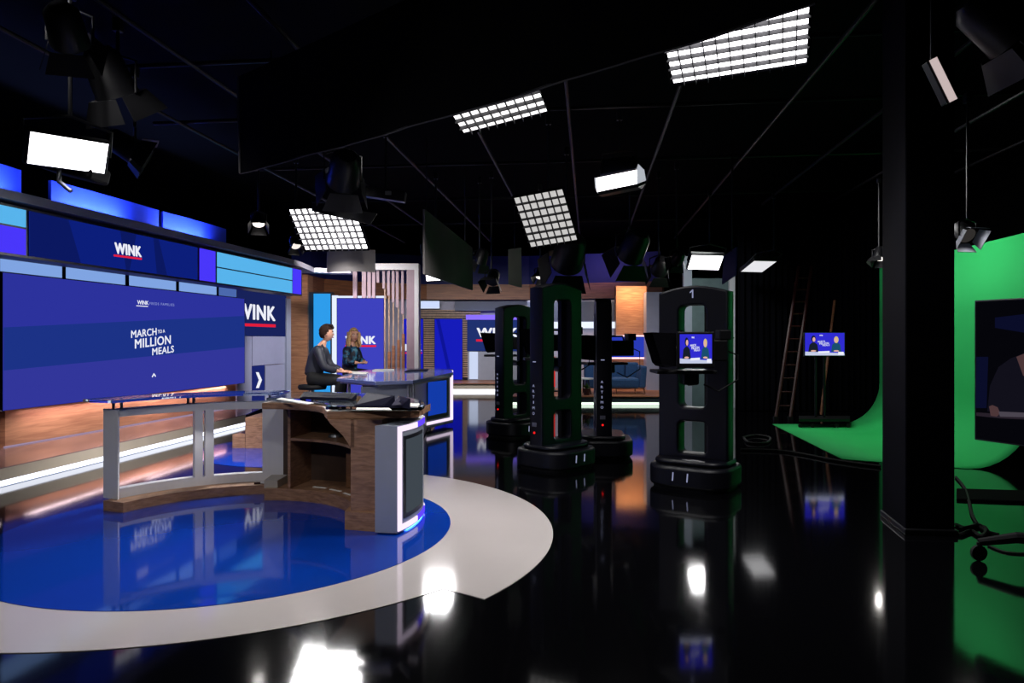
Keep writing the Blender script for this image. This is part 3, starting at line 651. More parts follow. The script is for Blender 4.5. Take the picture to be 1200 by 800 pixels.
# things on and in the desk
zg = 1.0405
def sloped(name, lab, cat, px4, m, rise=0.0, th=0.018):
    pts = [G(*p, zg) for p in px4[:2]]+[G(*p, zg+rise) for p in px4[2:]]
    return pts
def console(name, lab, cat, bl, br2, depth, rise, m, th=0.03, screen=None):
    a, b = G(*bl, zg+0.002), G(*br2, zg+0.002); u = (b-a).normalized(); n = Vector((-u.y, u.x, 0)); n = n if n.y > 0 else -n
    t = thing(name, lab, cat, a)
    top = [a+Vector((0, 0, th*0.5)), b+Vector((0, 0, th*0.5)), b+n*depth+Vector((0, 0, rise)), a+n*depth+Vector((0, 0, rise))]
    bot = [a, b, b+n*depth, a+n*depth]
    MB().raw(top+bot, [(0, 1, 2, 3), (7, 6, 5, 4), (0, 4, 5, 1), (1, 5, 6, 2), (2, 6, 7, 3), (3, 7, 4, 0)]).build('body', m, t, bevel=0.004)
    if screen:
        nn = (top[1]-top[0]).cross(top[3]-top[0]).normalized(); nn = nn if nn.z > 0 else -nn
        qq = [top[0].lerp(top[2], f) for f in (0.12, 0.88)]
        s4 = [top[0]*(1-x)*(1-y)+top[1]*x*(1-y)+top[2]*x*y+top[3]*(1-x)*y+nn*0.001 for x, y in ((0.06, 0.08), (0.94, 0.08), (0.94, 0.92), (0.06, 0.92))]
        MB().slab(s4, nn*0.003).build('cover_panel', screen, t)
        ms = [top[0]*(1-x)*(1-y)+top[1]*x*(1-y)+top[2]*x*y+top[3]*(1-x)*y+nn*0.004 for x, y in ((0.42, 0.4), (0.58, 0.4), (0.58, 0.6), (0.42, 0.6))]
        MB().slab(ms, nn*0.002).build('badge', mat('badge_grey', (44, 46, 72), 0.9, spec=0.05), t)
    return t
def folder(name, lab, cat, px4, rise, m, cov):
    a, b = G(*px4[0], zg+0.002), G(*px4[1], zg+0.002); c, d = G(*px4[2], zg+rise), G(*px4[3], zg+rise)
    t = thing(name, lab, cat, a); up = Vector((0, 0, 0.014)); lo = lambda p: Vector((p.x, p.y, zg+0.002))
    top = [a+up, b+up, c, d]; bot = [a, b, lo(c), lo(d)]
    MB().raw(top+bot, [(0, 1, 2, 3), (7, 6, 5, 4), (0, 4, 5, 1), (1, 5, 6, 2), (2, 6, 7, 3), (3, 7, 4, 0)]).build('body', m, t, bevel=0.003)
    nn = (top[1]-top[0]).cross(top[3]-top[0]).normalized(); nn = nn if nn.z > 0 else -nn
    bl4 = lambda x, y: top[0]*(1-x)*(1-y)+top[1]*x*(1-y)+top[2]*x*y+top[3]*(1-x)*y
    MB().slab([bl4(x, y)+nn*0.002 for x, y in ((0.05, 0.07), (0.95, 0.07), (0.95, 0.93), (0.05, 0.93))], nn*0.003).build('cover_panel', cov, t)
    MB().slab([bl4(x, y)+nn*0.005 for x, y in ((0.42, 0.4), (0.56, 0.4), (0.56, 0.6), (0.42, 0.6))], nn*0.002).build('badge', mat('badge_grey', (40, 42, 66), 0.9, spec=0.05), t)
    return t
folder('binder', 'wide dark binder lying on the wood pod near the white frame', 'binder', ((351, 467.5), (412, 469.2), (418, 460.8), (356, 458.6)), 0.06, M_folder, mat('binder_cover', (16, 16, 36), 0.75, spec=0.1))
folder('binder', 'dark tilted binder on the glass in front of the second desk', 'binder', ((415, 476.6), (449, 477.6), (463, 463), (430, 459.6)), 0.10, M_folder, mat('binder_cover_blue', (24, 25, 46), 0.7, spec=0.15))
folder('tablet', 'small dark tablet leaning on the counter end near the lit shell', 'tablet', ((457, 478.2), (471, 477.6), (481, 466.5), (468, 463.5)), 0.09, M_folder, mat('tablet_face', (46, 42, 66), 0.6, spec=0.2))
tag(MB().slab([G(x, y, zg) for x, y in ((417, 480.6), (459, 481), (456, 478.5), (418, 478.2))], (0, 0, 0.006)).build('paper_sheet', M_paper), 'white paper along the counter front below the tilted binder', 'paper')
tag(MB().slab([G(x, y, zg) for x, y in ((330, 466.5), (368, 472.6), (360, 474), (324, 468))], (0, 0, 0.006)).build('paper_sheet', M_paper), 'thin papers on the pod glass below the wide binder', 'paper')
tag(MB().slab([G(x, y, zg) for x, y in ((481, 473.5), (492, 474.5), (489, 478), (478, 477.6))], (0, 0, 0.012)).build('notepad', M_paper), 'pale notepad on the counter end beside the small tablet', 'notepad')
ub = thing('power_unit', 'black power box on the cabinet floor beside the pedestal', 'box', (*pol(1.13, 28), 0.13))
x, y = pol(1.13, 28); MB().box((x, y, 0.23), (0.18, 0.2, 0.2), Matrix.Rotation(0.3, 3, 'Z')).build('housing', M_rubber, ub, bevel=0.01)
for d in (0.0, 0.05):
    MB().tube([(x-0.05+d, y, 0.33), (x-0.10+d, y+0.02, 0.45), (x-0.06+d, y+0.04, 0.55), (x-0.09+d, y+0.06, 0.6)], 0.006).build('cable', M_rubber, ub)
for i, (r, a, s_, lab) in enumerate(((1.12, 66, 0.16, 'pale paper strip on the cabinet floor close to the cheek panel'), (1.10, 54, 0.16, 'pale paper strip in the middle of the cabinet floor'), (1.08, 42, 0.14, 'pale paper strip on the cabinet floor close to the power box'))):
    x, y = pol(r, a); tag(MB().box((x, y, 0.130), (s_, 0.025, 0.006), Matrix.Rotation(math.radians(a-90), 3, 'Z')).build('paper_strip', M_paper), lab, 'paper', 'paper strips in the cabinet')
mg = thing('mouse', 'small dark computer mouse on the cabinet shelf', 'mouse', (*pol(1.15, 60), 0.95))
x, y = pol(1.2, 60); MB().lathe([(0.01, 0.626), (0.05, 0.63), (0.045, 0.655), (0.01, 0.665)], (x, y, 0), 16, sx=1.4).build('shell', M_steel, mg)
mk = thing('marker_pen', 'small red and white pen lying on the desk base by the white frame', 'pen', (*pol(1.4, 100), 0.1))
x, y = pol(1.36, 97); MB().tube([(x-0.08, y-0.02, 0.113), (x, y, 0.113)], 0.012).build('barrel', M_white, mk); MB().tube([(x-0.14, y-0.035, 0.113), (x-0.08, y-0.02, 0.113)], 0.013).build('cap', M_red, mk)

# ================================================================== PEOPLE
def eval_mesh(o):
    bpy.context.view_layer.update()
    me = bpy.data.meshes.new_from_object(o.evaluated_get(bpy.context.evaluated_depsgraph_get()))
    vs = [v.co.copy() for v in me.vertices]; fs = [tuple(p.vertices) for p in me.polygons]
    bpy.data.meshes.remove(me); return vs, fs
def drop(o):
    me = o.data; bpy.data.objects.remove(o); bpy.data.meshes.remove(me)
def skin(nodes, edges, root, sub=2):
    names = list(nodes); idx = {n: i for i, n in enumerate(names)}
    me = bpy.data.meshes.new('sk'); me.from_pydata([nodes[n][0] for n in names], [(idx[a], idx[b]) for a, b in edges], [])
    o = bpy.data.objects.new('sk', me); COL.objects.link(o)
    o.modifiers.new('skin', 'SKIN')
    if not me.skin_vertices: 
        bm = bmesh.new(); bm.from_mesh(me); bm.verts.layers.skin.verify(); bm.to_mesh(me); bm.free()
    for n in names:
        r = nodes[n][1]; sv = me.skin_vertices[0].data[idx[n]]
        sv.radius = r if isinstance(r, tuple) else (r, r); sv.use_root = (n == root)
    sm = o.modifiers.new('sub', 'SUBSURF'); sm.levels = sub; sm.render_levels = sub
    out = eval_mesh(o); drop(o); return out
def fuse(mb, vox=0.007, smooth=3):
    me = bpy.data.meshes.new('fu'); me.from_pydata([tuple(v) for v in mb.v], [], mb.f)
    bm = bmesh.new(); bm.from_mesh(me); bmesh.ops.recalc_face_normals(bm, faces=bm.faces); bm.to_mesh(me); bm.free()
    o = bpy.data.objects.new('fu', me); COL.objects.link(o)
    r = o.modifiers.new('r', 'REMESH'); r.mode = 'VOXEL'; r.voxel_size = vox
    s_ = o.modifiers.new('s', 'SMOOTH'); s_.iterations = smooth; s_.factor = 0.5
    vs, fs = eval_mesh(o); drop(o)
    par = list(range(len(vs)))                      # keep the one outer surface
    def find(i):
        while par[i] != i: par[i] = par[par[i]]; i = par[i]
        return i
    for f in fs:
        for j in f[1:]: par[find(j)] = find(f[0])
    cnt = {}
    for i in range(len(vs)): r_ = find(i); cnt[r_] = cnt.get(r_, 0)+1
    big = max(cnt, key=cnt.get); idx = {}; nv = []
    for i, v in enumerate(vs):
        if find(i) == big: idx[i] = len(nv); nv.append(v)
    out = MB(); out.raw(nv, [tuple(idx[j] for j in f) for f in fs if find(f[0]) == big]); return out
def ball(mb, c, rx, ry, rz, R=None, n=16, m=10, fn=None):
    vs = []; fs = []
    for i in range(m+1):
        t = PI*i/m
        for k in range(n):
            p = 2*PI*k/n; d = Vector((math.sin(t)*math.cos(p), math.sin(t)*math.sin(p), math.cos(t)))
            if fn: d = fn(d)
            d = Vector((d.x*rx, d.y*ry, d.z*rz)); vs.append(Vector(c)+(R @ d if R else d))
    for i in range(m):
        for k in range(n): fs.append((i*n+k, (i+1)*n+k, (i+1)*n+(k+1) % n, i*n+(k+1) % n))
    mb.raw(vs, fs)
def person(lab, loc, yaw, head_yaw, seat, female, hands, lean=0.1):
    t = thing('person', lab, 'person')
    z = seat; sw_ = 0.165 if female else 0.195; k_ = 0.97 if female else 1.0
    N = {'pelvis': ((0, 0, z+0.10), (0.10, 0.15)), 'waist': ((lean*0.3, 0, z+0.26), (0.085, 0.12)), 'chest': ((lean*0.7, 0, z+0.42*k_), (0.095, 0.15)),
         'upper': ((lean, 0, z+0.53*k_), (0.07, 0.12)), 'neck': ((lean*1.15, 0, z+0.61*k_), 0.048), 'skull': ((lean*1.5, 0, z+0.68*k_), 0.05)}
    E = [('pelvis', 'waist'), ('waist', 'chest'), ('chest', 'upper'), ('upper', 'neck'), ('neck', 'skull')]
    for s_, nm in ((1, 'l'), (-1, 'r')):
        sh = Vector((lean*0.95, s_*sw_, z+0.535*k_)); hw = Vector(hands[nm]); el = (sh+hw)/2+Vector((-0.06, s_*0.07, -0.10))
        N['sh'+nm] = (sh, 0.056*k_); N['el'+nm] = (el, 0.042*k_); N['fa'+nm] = (el.lerp(hw, 0.55), 0.037*k_); N['wr'+nm] = (hw, 0.026)
        E += [('upper', 'sh'+nm), ('sh'+nm, 'el'+nm), ('el'+nm, 'fa'+nm), ('fa'+nm, 'wr'+nm)]
        hip = Vector((0.02, s_*0.095, z+0.085)); kn = Vector((0.44, s_*0.13, z+0.07)); an = Vector((0.40, s_*0.11, z-0.38)); toe = Vector((0.55, s_*0.13, z-0.45))
        N['hip'+nm] = (hip, 0.088); N['th'+nm] = (hip.lerp(kn, 0.55), 0.074); N['kn'+nm] = (kn, 0.055); N['ca'+nm] = (kn.lerp(an, 0.4), 0.054); N['an'+nm] = (an, 0.036)
        E += [('pelvis', 'hip'+nm), ('hip'+nm, 'th'+nm), ('th'+nm, 'kn'+nm), ('kn'+nm, 'ca'+nm), ('ca'+nm, 'an'+nm)]
    mb = MB()
    def chain(m_, nodes, names):
        m_.raw(*skin({q: nodes[q] for q in names}, list(zip(names, names[1:])), names[0]))
    N['core'] = ((lean*0.85, 0, z+0.50*k_), 0.06)
    chain(mb, N, ['pelvis', 'waist', 'chest', 'upper', 'neck', 'skull'])
    for nm in 'lr':
        chain(mb, N, ['core', 'sh'+nm, 'el'+nm, 'fa'+nm, 'wr'+nm]); chain(mb, N, ['pelvis', 'hip'+nm, 'th'+nm, 'kn'+nm, 'ca'+nm, 'an'+nm])
    # hands: palm, four fingers of unequal length, thumb from the side of the palm
    for s_, nm in ((1, 'l'), (-1, 'r')):
        wv = Vector(N['wr'+nm][0]); fd = (wv-Vector(N['el'+nm][0])); fd.z *= 0.25
        if female: fd = Vector((0.5, -s_*0.85, 0))
        fd.normalize(); sd = Vector((-fd.y, fd.x, 0))*s_; pc = wv+fd*0.038
        R = Matrix((fd, sd, fd.cross(sd))).transposed()
        ball(mb, pc, 0.052, 0.040, 0.017, R)
        for q, (o_, ln) in enumerate(((-0.029, 0.062), (-0.010, 0.074), (0.010, 0.078), (0.028, 0.070))):
            b = pc+fd*0.035+sd*o_; p1 = b+fd*ln*0.5+Vector((0, 0, 0.006)); p2 = b+fd*ln*0.85+Vector((0, 0, -0.010)); p3 = b+fd*ln+Vector((0, 0, -0.022))
            mb.tube([b, p1, p2, p3], [0.010, 0.0095, 0.0085, 0.007], 8)
        b = pc-fd*0.02-sd*0.03; mb.tube([b, b-sd*0.022+fd*0.02, b-sd*0.03+fd*0.048], [0.012, 0.011, 0.008], 8)
    # head
    hc = Vector((lean*1.5+0.02, 0, z+0.775*k_)); Rh = Matrix.Rotation(head_yaw, 3, 'Z')
    def hf(d):
        d = d.copy(); t_ = max(0, -d.z); d.y *= 1-0.34*t_**1.4
        if d.x < 0: d.x *= 1-0.35*t_
        else: d.x *= 1-0.08*t_
        return d
    hr = (0.102*k_, 0.081*k_, 0.121*k_)
    ball(mb, hc, *hr, Rh, 24, 16, hf)
    def H(x, y, zz): return hc+Rh @ Vector((x*hr[0], y*hr[1], zz*hr[2]))
    mb.raw([H(0.94, 0, 0.18), H(1.20, 0, -0.20), H(0.90, 0.22, -0.26), H(0.90, -0.22, -0.26), H(0.7, 0, -0.1)], [(0, 1, 2), (0, 3, 1), (1, 3, 2), (0, 2, 4), (0, 4, 3), (2, 3, 4)])
    for s_ in (1, -1): ball(mb, H(-0.05, s_*0.98, -0.05), 0.026, 0.012, 0.034, Rh, 10, 8)
    fuse(mb, 0.0065, 3).build('body', M_skin, t, smooth=True)
    for s_ in (1, -1):
        b = MB(); ball(b, H(0.84, s_*0.42, 0.06), 0.013, 0.017, 0.009, Rh, 10, 8); b.build('eye', mat('eye_white', (226, 222, 220), 0.3), t, smooth=True)
        b = MB(); ball(b, H(0.94, s_*0.42, 0.06), 0.006, 0.008, 0.008, Rh, 8, 6); b.build('iris', mat('iris_brown', (40, 26, 20), 0.3), t, smooth=True)
        b = MB(); b.tube([H(0.93, s_*0.2, 0.24), H(0.90, s_*0.45, 0.29), H(0.74, s_*0.66, 0.23)], 0.0055, 6); b.build('eyebrow', M_hairdark, t)
    b = MB(); ball(b, H(0.91, 0, -0.48), 0.012, 0.024, 0.009, Rh, 10, 8); b.build('lips', mat('lips_red', (168, 74, 70), 0.4), t, smooth=True)
    # hair
    hb_ = MB()
    def keep(d): return not (d.x > (0.20 if female else 0.34) and d.z < (0.50 if not female else 0.55)) and d.z > (-0.62 if d.x < -0.25 else (-0.30 if d.x < 0.05 else 0.12))
    vs = []; fs = []; n, m = 28, 18
    for i in range(m+1):
        tt = PI*i/m
        for k in range(n):
            p = 2*PI*k/n; d = Vector((math.sin(tt)*math.cos(p), math.sin(tt)*math.sin(p), math.cos(tt)))
            g = 1.15+0.03*math.sin(p*7+i)+(0.07 if d.z > 0.3 else 0); e = hf(d)*g; vs.append((d, H(e.x, e.y, e.z)))
    for i in range(m):
        for k in range(n):
            q = (i*n+k, (i+1)*n+k, (i+1)*n+(k+1) % n, i*n+(k+1) % n)
            if all(keep(vs[j][0]) for j in q): fs.append(q)
    inner = [hc+(v-hc)*0.86 for _, v in vs]; base = len(vs)
    edge = {}
    for f in fs:
        for a, b in zip(f, f[1:]+f[:1]): edge[(a, b)] = 1
    allf = fs+[tuple(base+i for i in f[::-1]) for f in fs]+[(a, base+a, base+b, b) for a, b in edge if (b, a) not in edge]
    hb_.raw([v for _, v in vs]+inner, allf)
    if female:
        for q in range(11):
            an = math.radians(70+q*22); cx_, cy_ = math.cos(an), math.sin(an); pts_ = []
            for u in range(8):
                zz = 0.55-u*0.33; rr = 1.08+0.10*math.sin(u*1.3+q)+0.05*u
                pts_.append(H(cx_*rr*0.95-0.05, cy_*rr, zz))
            hb_.tube(pts_, [0.022, 0.027, 0.028, 0.028, 0.027, 0.025, 0.021, 0.010], 8)
    else:
        for q in range(9):
            an = -0.9+q*0.22; hb_.tube([H(0.25, an*0.7, 1.06), H(0.72, an*0.85, 0.98), H(0.98, an*0.95, 0.66+0.05*(q % 2))], [0.020, 0.022, 0.010], 8)
    hb_.build('hair', M_hairblond if female else M_hairdark, t, smooth=True)
    # clothes
    sl = {n: N[n] for n in ('pelvis', 'waist', 'chest', 'upper')}; sl['neckline'] = ((lean*1.08, 0, z+0.605*k_), 0.072)
    es = [('pelvis', 'waist'), ('waist', 'chest'), ('chest', 'upper'), ('upper', 'neckline')]
    g = 0.024
    def gr(r): return tuple(x+g for x in r) if isinstance(r, tuple) else r+g
    tops = {n: (c, gr(r) if n != 'neckline' else r) for n, (c, r) in sl.items()}
    if female: tops['pelvis'] = (N['pelvis'][0], (0.12, 0.175))
    for nm in 'lr':
        for q in ('sh', 'el', 'fa'): tops[q+nm] = (N[q+nm][0], gr(N[q+nm][1]))
        c0, c1 = Vector(N['fa'+nm][0]), Vector(N['wr'+nm][0]); tops['cf'+nm] = (c0.lerp(c1, 0.35 if female else 0.6), 0.042)
        es += [('upper', 'sh'+nm), ('sh'+nm, 'el'+nm), ('el'+nm, 'fa'+nm), ('fa'+nm, 'cf'+nm)]
    b = MB(); tops['core'] = (N['core'][0], 0.075); chain(b, tops, ['pelvis', 'waist', 'chest', 'upper', 'neckline'])
    for nm in 'lr': chain(b, tops, ['core', 'sh'+nm, 'el'+nm, 'fa'+nm, 'cf'+nm])
    fuse(b, 0.011, 4).build('blouse' if female else 'shirt', M_dress if female else M_shirt, t, smooth=True)
    cl = MB(); np_ = lean*1.1
    for s_ in (1, -1):
        cl.raw([(np_+0.05, s_*0.004, z+0.50*k_), (np_+0.055, s_*0.055, z+0.565*k_), (np_+0.0, s_*0.075, z+0.60*k_), (np_+0.02, s_*0.05, z+0.615*k_)], [(0, 1, 2, 3)])
    o = cl.build('collar', M_dress if female else M_shirt, t); so = o.modifiers.new('s', 'SOLIDIFY'); so.thickness = 0.008
    low = {'pelvis': (N['pelvis'][0], (0.125, 0.18)), 'waistband': ((lean*0.2, 0, z+0.22), (0.105, 0.14))}; el_ = [('pelvis', 'waistband')]
    for nm in 'lr':
        for q in ('hip', 'th', 'kn', 'ca', 'an'): low[q+nm] = (N[q+nm][0], gr(N[q+nm][1]))
        el_ += [('pelvis', 'hip'+nm), ('hip'+nm, 'th'+nm), ('th'+nm, 'kn'+nm), ('kn'+nm, 'ca'+nm), ('ca'+nm, 'an'+nm)]
    b = MB(); chain(b, low, ['pelvis', 'waistband'])
    for nm in 'lr': chain(b, low, ['pelvis', 'hip'+nm, 'th'+nm, 'kn'+nm, 'ca'+nm, 'an'+nm])
    fuse(b, 0.011, 4).build('trousers', M_trouser, t, smooth=True)
    for nm in 'lr':
        a = Vector(N['an'+nm][0]); b = MB(); ball(b, a+Vector((0.07, 0, -0.03)), 0.13, 0.045, 0.045); b.build('shoe', M_sole, t, smooth=True)
    place(t, loc, yaw); return t
def stool(loc, lab, seat):
    t = thing('bar_stool', lab, 'stool', (0, 0, 0), 'presenter stools')
    MB().lathe([(0.20, seat-0.07), (0.215, seat-0.03), (0.20, seat)], n=24).build('seat', M_rubber, t, smooth=True)
    MB().lathe([(0.03, 0.03), (0.03, seat-0.07)], n=16).build('post', M_steel, t, smooth=True)
    MB().lathe([(0.22, 0.0), (0.22, 0.015), (0.05, 0.045)], n=28).build('base', M_blackmetal, t, smooth=True)
    r = MB(); r.tube([(0.17*math.cos(2*PI*k/20)+0.12, 0.17*math.sin(2*PI*k/20), seat-0.46) for k in range(21)], 0.012); r.build('footrest', M_steel, t)
    t.location = loc; return t
seat, seat_w = 0.92, 0.92
mx, my = P(366, HY, 10.6).x, 10.6
wx, wy = P(409, HY, 12.3).x, 12.3
person('seated person with short dark hair, grey shirt and black trousers leaning on the glass desk', (mx, my, 0), 0.06, 0.25, seat, False, {'l': (0.46, 0.06, 1.125), 'r': (0.44, -0.13, 1.12)}, 0.13)
person('person with long wavy blond hair in a teal patterned blouse, hands held together', (wx, wy, 0), -0.35, -0.62, seat_w, True, {'l': (0.28, 0.09, seat_w+0.29), 'r': (0.26, -0.10, seat_w+0.28)}, 0.05)
stool((mx, my, 0), 'black stool under the presenter with short dark hair', seat); stool((wx, wy, 0), 'black stool under the blond presenter', seat_w)

# ================================================================== CAMERA ROBOTS
def feed(parent, p00, u, v, n, wide=True):
    """the studio picture shown on a monitor: two presenters in front of the blue wall"""
    n = Vector(n); p00 = Vector(p00)
    def at(x, y, d=0.002): return p00+u*x+v*y+n*d
    def poly(pts, m, nm, d): MB().slab([at(x, y, d) for x, y in pts], -n*0.001).build(nm, m, parent)
    def ell(cx, cy, rx, ry, m, nm, d): poly([(cx+rx*math.cos(2*PI*k/14), cy+ry*math.sin(2*PI*k/14)) for k in range(14)], m, nm, d)
    poly([(0, 0), (1, 0), (1, 1), (0, 1)], E_pic_blue, 'picture_background', 0.0015)
    poly([(0, 0), (1, 0), (1, 0.10), (0, 0.17)], E_pic_pale, 'picture_desk', 0.0025)
    for cx, hy, m, hair in ((0.21, 0.74, E_pic_dark, E_pic_dark), (0.79, 0.70, E_pic_teal, E_pic_blond)):
        poly([(cx-0.13, 0.16), (cx+0.13, 0.16), (cx+0.10, 0.48), (cx+0.03, 0.58), (cx-0.03, 0.58), (cx-0.10, 0.48)], m, 'picture_presenter', 0.004)
        ell(cx, hy, 0.058, 0.15, hair, 'picture_hair', 0.005); ell(cx+(0.012 if cx < .5 else -0.012), hy-0.03, 0.036, 0.10, E_pic_skin, 'picture_face', 0.0055)
        ell(cx, 0.20, 0.07, 0.035, E_pic_skin, 'picture_hands', 0.0055)
    for body, x0, x1, y0, y1 in (('MARCH', 0.32, 0.50, 0.57, 0.65), ('MILLION', 0.36, 0.60, 0.48, 0.57), ('MEALS', 0.44, 0.62, 0.41, 0.48)):
        letters(body, at(x0, y0), at(x1, y0+0.02), at(x0, y1), n, E_text, parent, 'picture_lettering', bold=0.02, lift=0.004)
    letters('WINK', at(0.36, 0.86), at(0.45, 0.86), at(0.36, 0.92), n, E_text, parent, 'picture_lettering', bold=0.02, lift=0.004)
    poly([(0.33, 0.10), (0.62, 0.12), (0.62, 0.20), (0.33, 0.18)], E_text, 'picture_caption', 0.0045)
    poly([(0.84, 0.03), (0.98, 0.03), (0.98, 0.16), (0.84, 0.16)], E_text, 'picture_logo_box', 0.0045)
def robot(lab, loc, rz, raise_, head, head_yaw, monitor=False, number=False, artimo=0):
    t = thing('camera_robot', lab, 'camera pedestal', (0, 0, 0), 'robotic camera pedestals')
    H = 2.19+raise_
    base = MB(); base.prism(rrect(-0.45, -0.40, 0.45, 0.40, 0.26, 7), 0.03, 0.25); base.build('base', M_navydark, t, bevel=0.03, smooth=True)
    MB().prism(rrect(-0.41, -0.36, 0.41, 0.36, 0.22, 7), 0.0, 0.04).build('base_skirt', M_rubber, t)
    MB().prism(rrect(-0.41, -0.30, 0.41, 0.30, 0.2, 7), 0.25, 0.31).build('base_cover', M_navy, t, bevel=0.025, smooth=True)
    for x in (-0.10, 0.06):
        MB().box((x, -0.404, 0.15), (0.012, 0.006, 0.09), Matrix.Rotation(0.08, 3, 'Y')).build('base_mark', E_mark, t)
    # tower
    top = [(0.39-0.78*k/14, H-0.07+0.07*math.sin(PI*k/14)) for k in range(15)]
    outer = [(-0.39, 0.29), (0.39, 0.29)]+top
    hol = [rrect(-0.155, 0.86, 0.155, H-0.21, 0.07), rrect(-0.16, 0.36, 0.16, 0.71, 0.05)]
    vs, fs = curve_solid(outer, hol, 0.105, 0.02)
    mb = MB(); mb.raw([(v.x, -v.z, v.y) for v in vs], fs); mb.build('tower', M_navy, t, smooth=True)
    for x in (0.125,):
        MB().box((x, 0.03, 0.5*(0.3+H-0.1)), (0.05, 0.06, H-0.5)).build('lift_rail', M_blackmetal, t)
    MB().box((0, 0.03, 0.80), (0.34, 0.16, 0.04)).build('cross_plate', M_navydark, t)
    for sx in (-1, 1):
        MB().box((sx*0.392, 0, 1.62+raise_), (0.008, 0.20, 0.012)).build('seam_strip', M_blackmetal, t)
    if number:
        MB().slab([(x, -0.108, H-0.135+z_) for x, z_ in ((0.002, 0), (0.016, 0), (0.016, 0.09), (0.004, 0.09), (-0.022, 0.066), (-0.022, 0.052), (0.002, 0.068))], (0, -0.004, 0)).build('number', E_mark, t)
    if artimo:
        for k, chx in enumerate('ARTIMO'):
            z_ = 1.02-0.068*k; y_ = 0.03
            wd = 0.012 if chx == 'I' else 0.034
            letters(chx, (-0.393, y_+wd/2, z_), (-0.393, y_-wd/2, z_), (-0.393, y_+wd/2, z_+0.034), (-1, 0, 0), E_mark, t, 'lettering', bold=0.01, lift=0.004)
        MB().box((-0.394, 0.02, 0.56), (0.004, 0.07, 0.05)).build('side_label', mat('label_grey', (110, 112, 130), 0.5), t)
        MB().lathe([(0.014, -0.002), (0.014, 0.004)], (-0.394, 0.02, 0.46), 12, Matrix.Rotation(-PI/2, 3, 'Y')).build('indicator', E_redled, t)
        MB().box((-0.394, 0.02, 1.33), (0.004, 0.05, 0.012)).build('side_mark', E_mark, t)
    # camera head with prompter: built along the head's own axis (lens towards -x of the head)
    hp = Vector(head); R = Matrix.Rotation(head_yaw, 3, 'Z')
    def T(m_): m_.v = [hp+R @ v for v in m_.v]; return m_
    cb_ = T(MB().box((0.22, 0, 0.0), (0.42, 0.15, 0.22))).build('camera_body', M_blackmetal, t, bevel=0.015)
    T(MB().tube([(0.30, 0, 0.11), (0.28, 0, 0.17), (0.06, 0, 0.17), (0.04, 0, 0.11)], 0.014)).build('camera_handle', M_blackmetal, cb_)
    T(MB().lathe([(0.05, 0), (0.06, 0.05), (0.055, 0.14), (0.065, 0.2)], (0.02, 0, 0), 18, Matrix.Rotation(-PI/2, 3, 'Y'))).build('lens', M_blackmetal, cb_, smooth=True)
    T(MB().box((0.40, 0.0, 0.16), (0.12, 0.16, 0.10))).build('viewfinder', M_blackmetal, cb_, bevel=0.01)
    T(MB().tube([(0.44, 0.03, 0.0), (0.56, 0.03, -0.05), (0.56, 0.02, -0.3), (0.35, 0.0, -0.42), (0.2, 0.0, -0.35)], 0.009)).build('camera_cable', M_rubber, cb_)
    hood = MB(); v_ = []
    prof = [(-0.38, 0.185), (-0.13, 0.175), (-0.13, -0.155), (-0.25, -0.165), (-0.285, -0.13)]
    for s_ in (-1, 1):
        for i, (x, z_) in enumerate(prof): v_.append((x, s_*(0.24 if x < -0.2 else 0.19), z_))
    hood.raw(v_, [(0, 1, 2, 3, 4), (9, 8, 7, 6, 5), (0, 5, 6, 1), (1, 6, 7, 2), (2, 7, 8, 3), (3, 8, 9, 4)]); T(hood).build('prompter_hood', M_cloth, t)
    T(MB().box((-0.02, 0, -0.215), (0.60, 0.40, 0.035))).build('prompter_tray', M_blackmetal, t, bevel=0.008)
    T(MB().box((0.05, 0, -0.29), (0.16, 0.2, 0.12))).build('pan_head', M_blackmetal, t, bevel=0.02)
    d = Vector((0, 0, hp.z-0.32)); T2 = hp+R @ Vector((0.05, 0, -0.32))
    MB().tube([T2, Vector((T2.x*0.3, min(0, T2.y)*0.3, T2.z-0.02))], 0.045).build('support_arm', M_blackmetal, t)
    if monitor:
        mb = T(MB().box((0.055, -0.225, 0.01), (0.375, 0.03, 0.36))); mo = mb.build('monitor', M_blackmetal, t, bevel=0.008)
        p = lambda x, y, z_: hp+R @ Vector((x, y, z_))
        a, b, c = p(-0.105, -0.2415, -0.125), p(0.215, -0.2415, -0.125), p(-0.105, -0.2415, 0.165)
        feed(mo, a, b-a, c-a, R @ Vector((0, -1, 0)), False)
        for x in (-0.09, 0.2): MB().box(p(x, -0.225, 0.195), (0.02, 0.02, 0.02), R).build('hinge', M_blackmetal, mo)
    place(t, loc, rz); return t
def rloc(px, Y): return (P(px, HY, Y).x, Y, 0)
def local(root_loc, rz, world):
    d = Vector(world)-Vector(root_loc); return Matrix.Rotation(-rz, 3, 'Z') @ d
def mkrobot(lab, px, Y, rz, raise_, hw, hyaw, **k):
    l = rloc(px, Y); robot(lab, l, rz, raise_, local(l, rz, hw), hyaw-rz, **k)
h1 = P(802, 413, 7.2); h1.z = 1.49
mkrobot('dark camera robot numbered one with a lit prompter monitor showing two presenters', 815, 7.7, math.radians(-35), 0.0, h1, 0.0, monitor=True, number=True)
h2 = P(642, 402, 9.35); h2.z = 1.56
mkrobot('raised camera robot, tallest tower, lettered ARTIMO, with a big arch opening', 652, 8.85, math.radians(46), 0.12, h2, 0.05, artimo=1)
h3 = P(590, 405, 12.3); h3.z = 1.54
mkrobot('furthest camera robot beside the far WINK sign, hood facing the set', 604, 11.75, math.radians(46), 0.0, h3, -0.1, artimo=1)
h4 = P(708, 410, 9.95); h4.z = 1.48
mkrobot('slim camera robot seen edge on between the raised robot and the sofa', 706, 9.75, math.radians(86), -0.02, h4, 0.25, artimo=1)

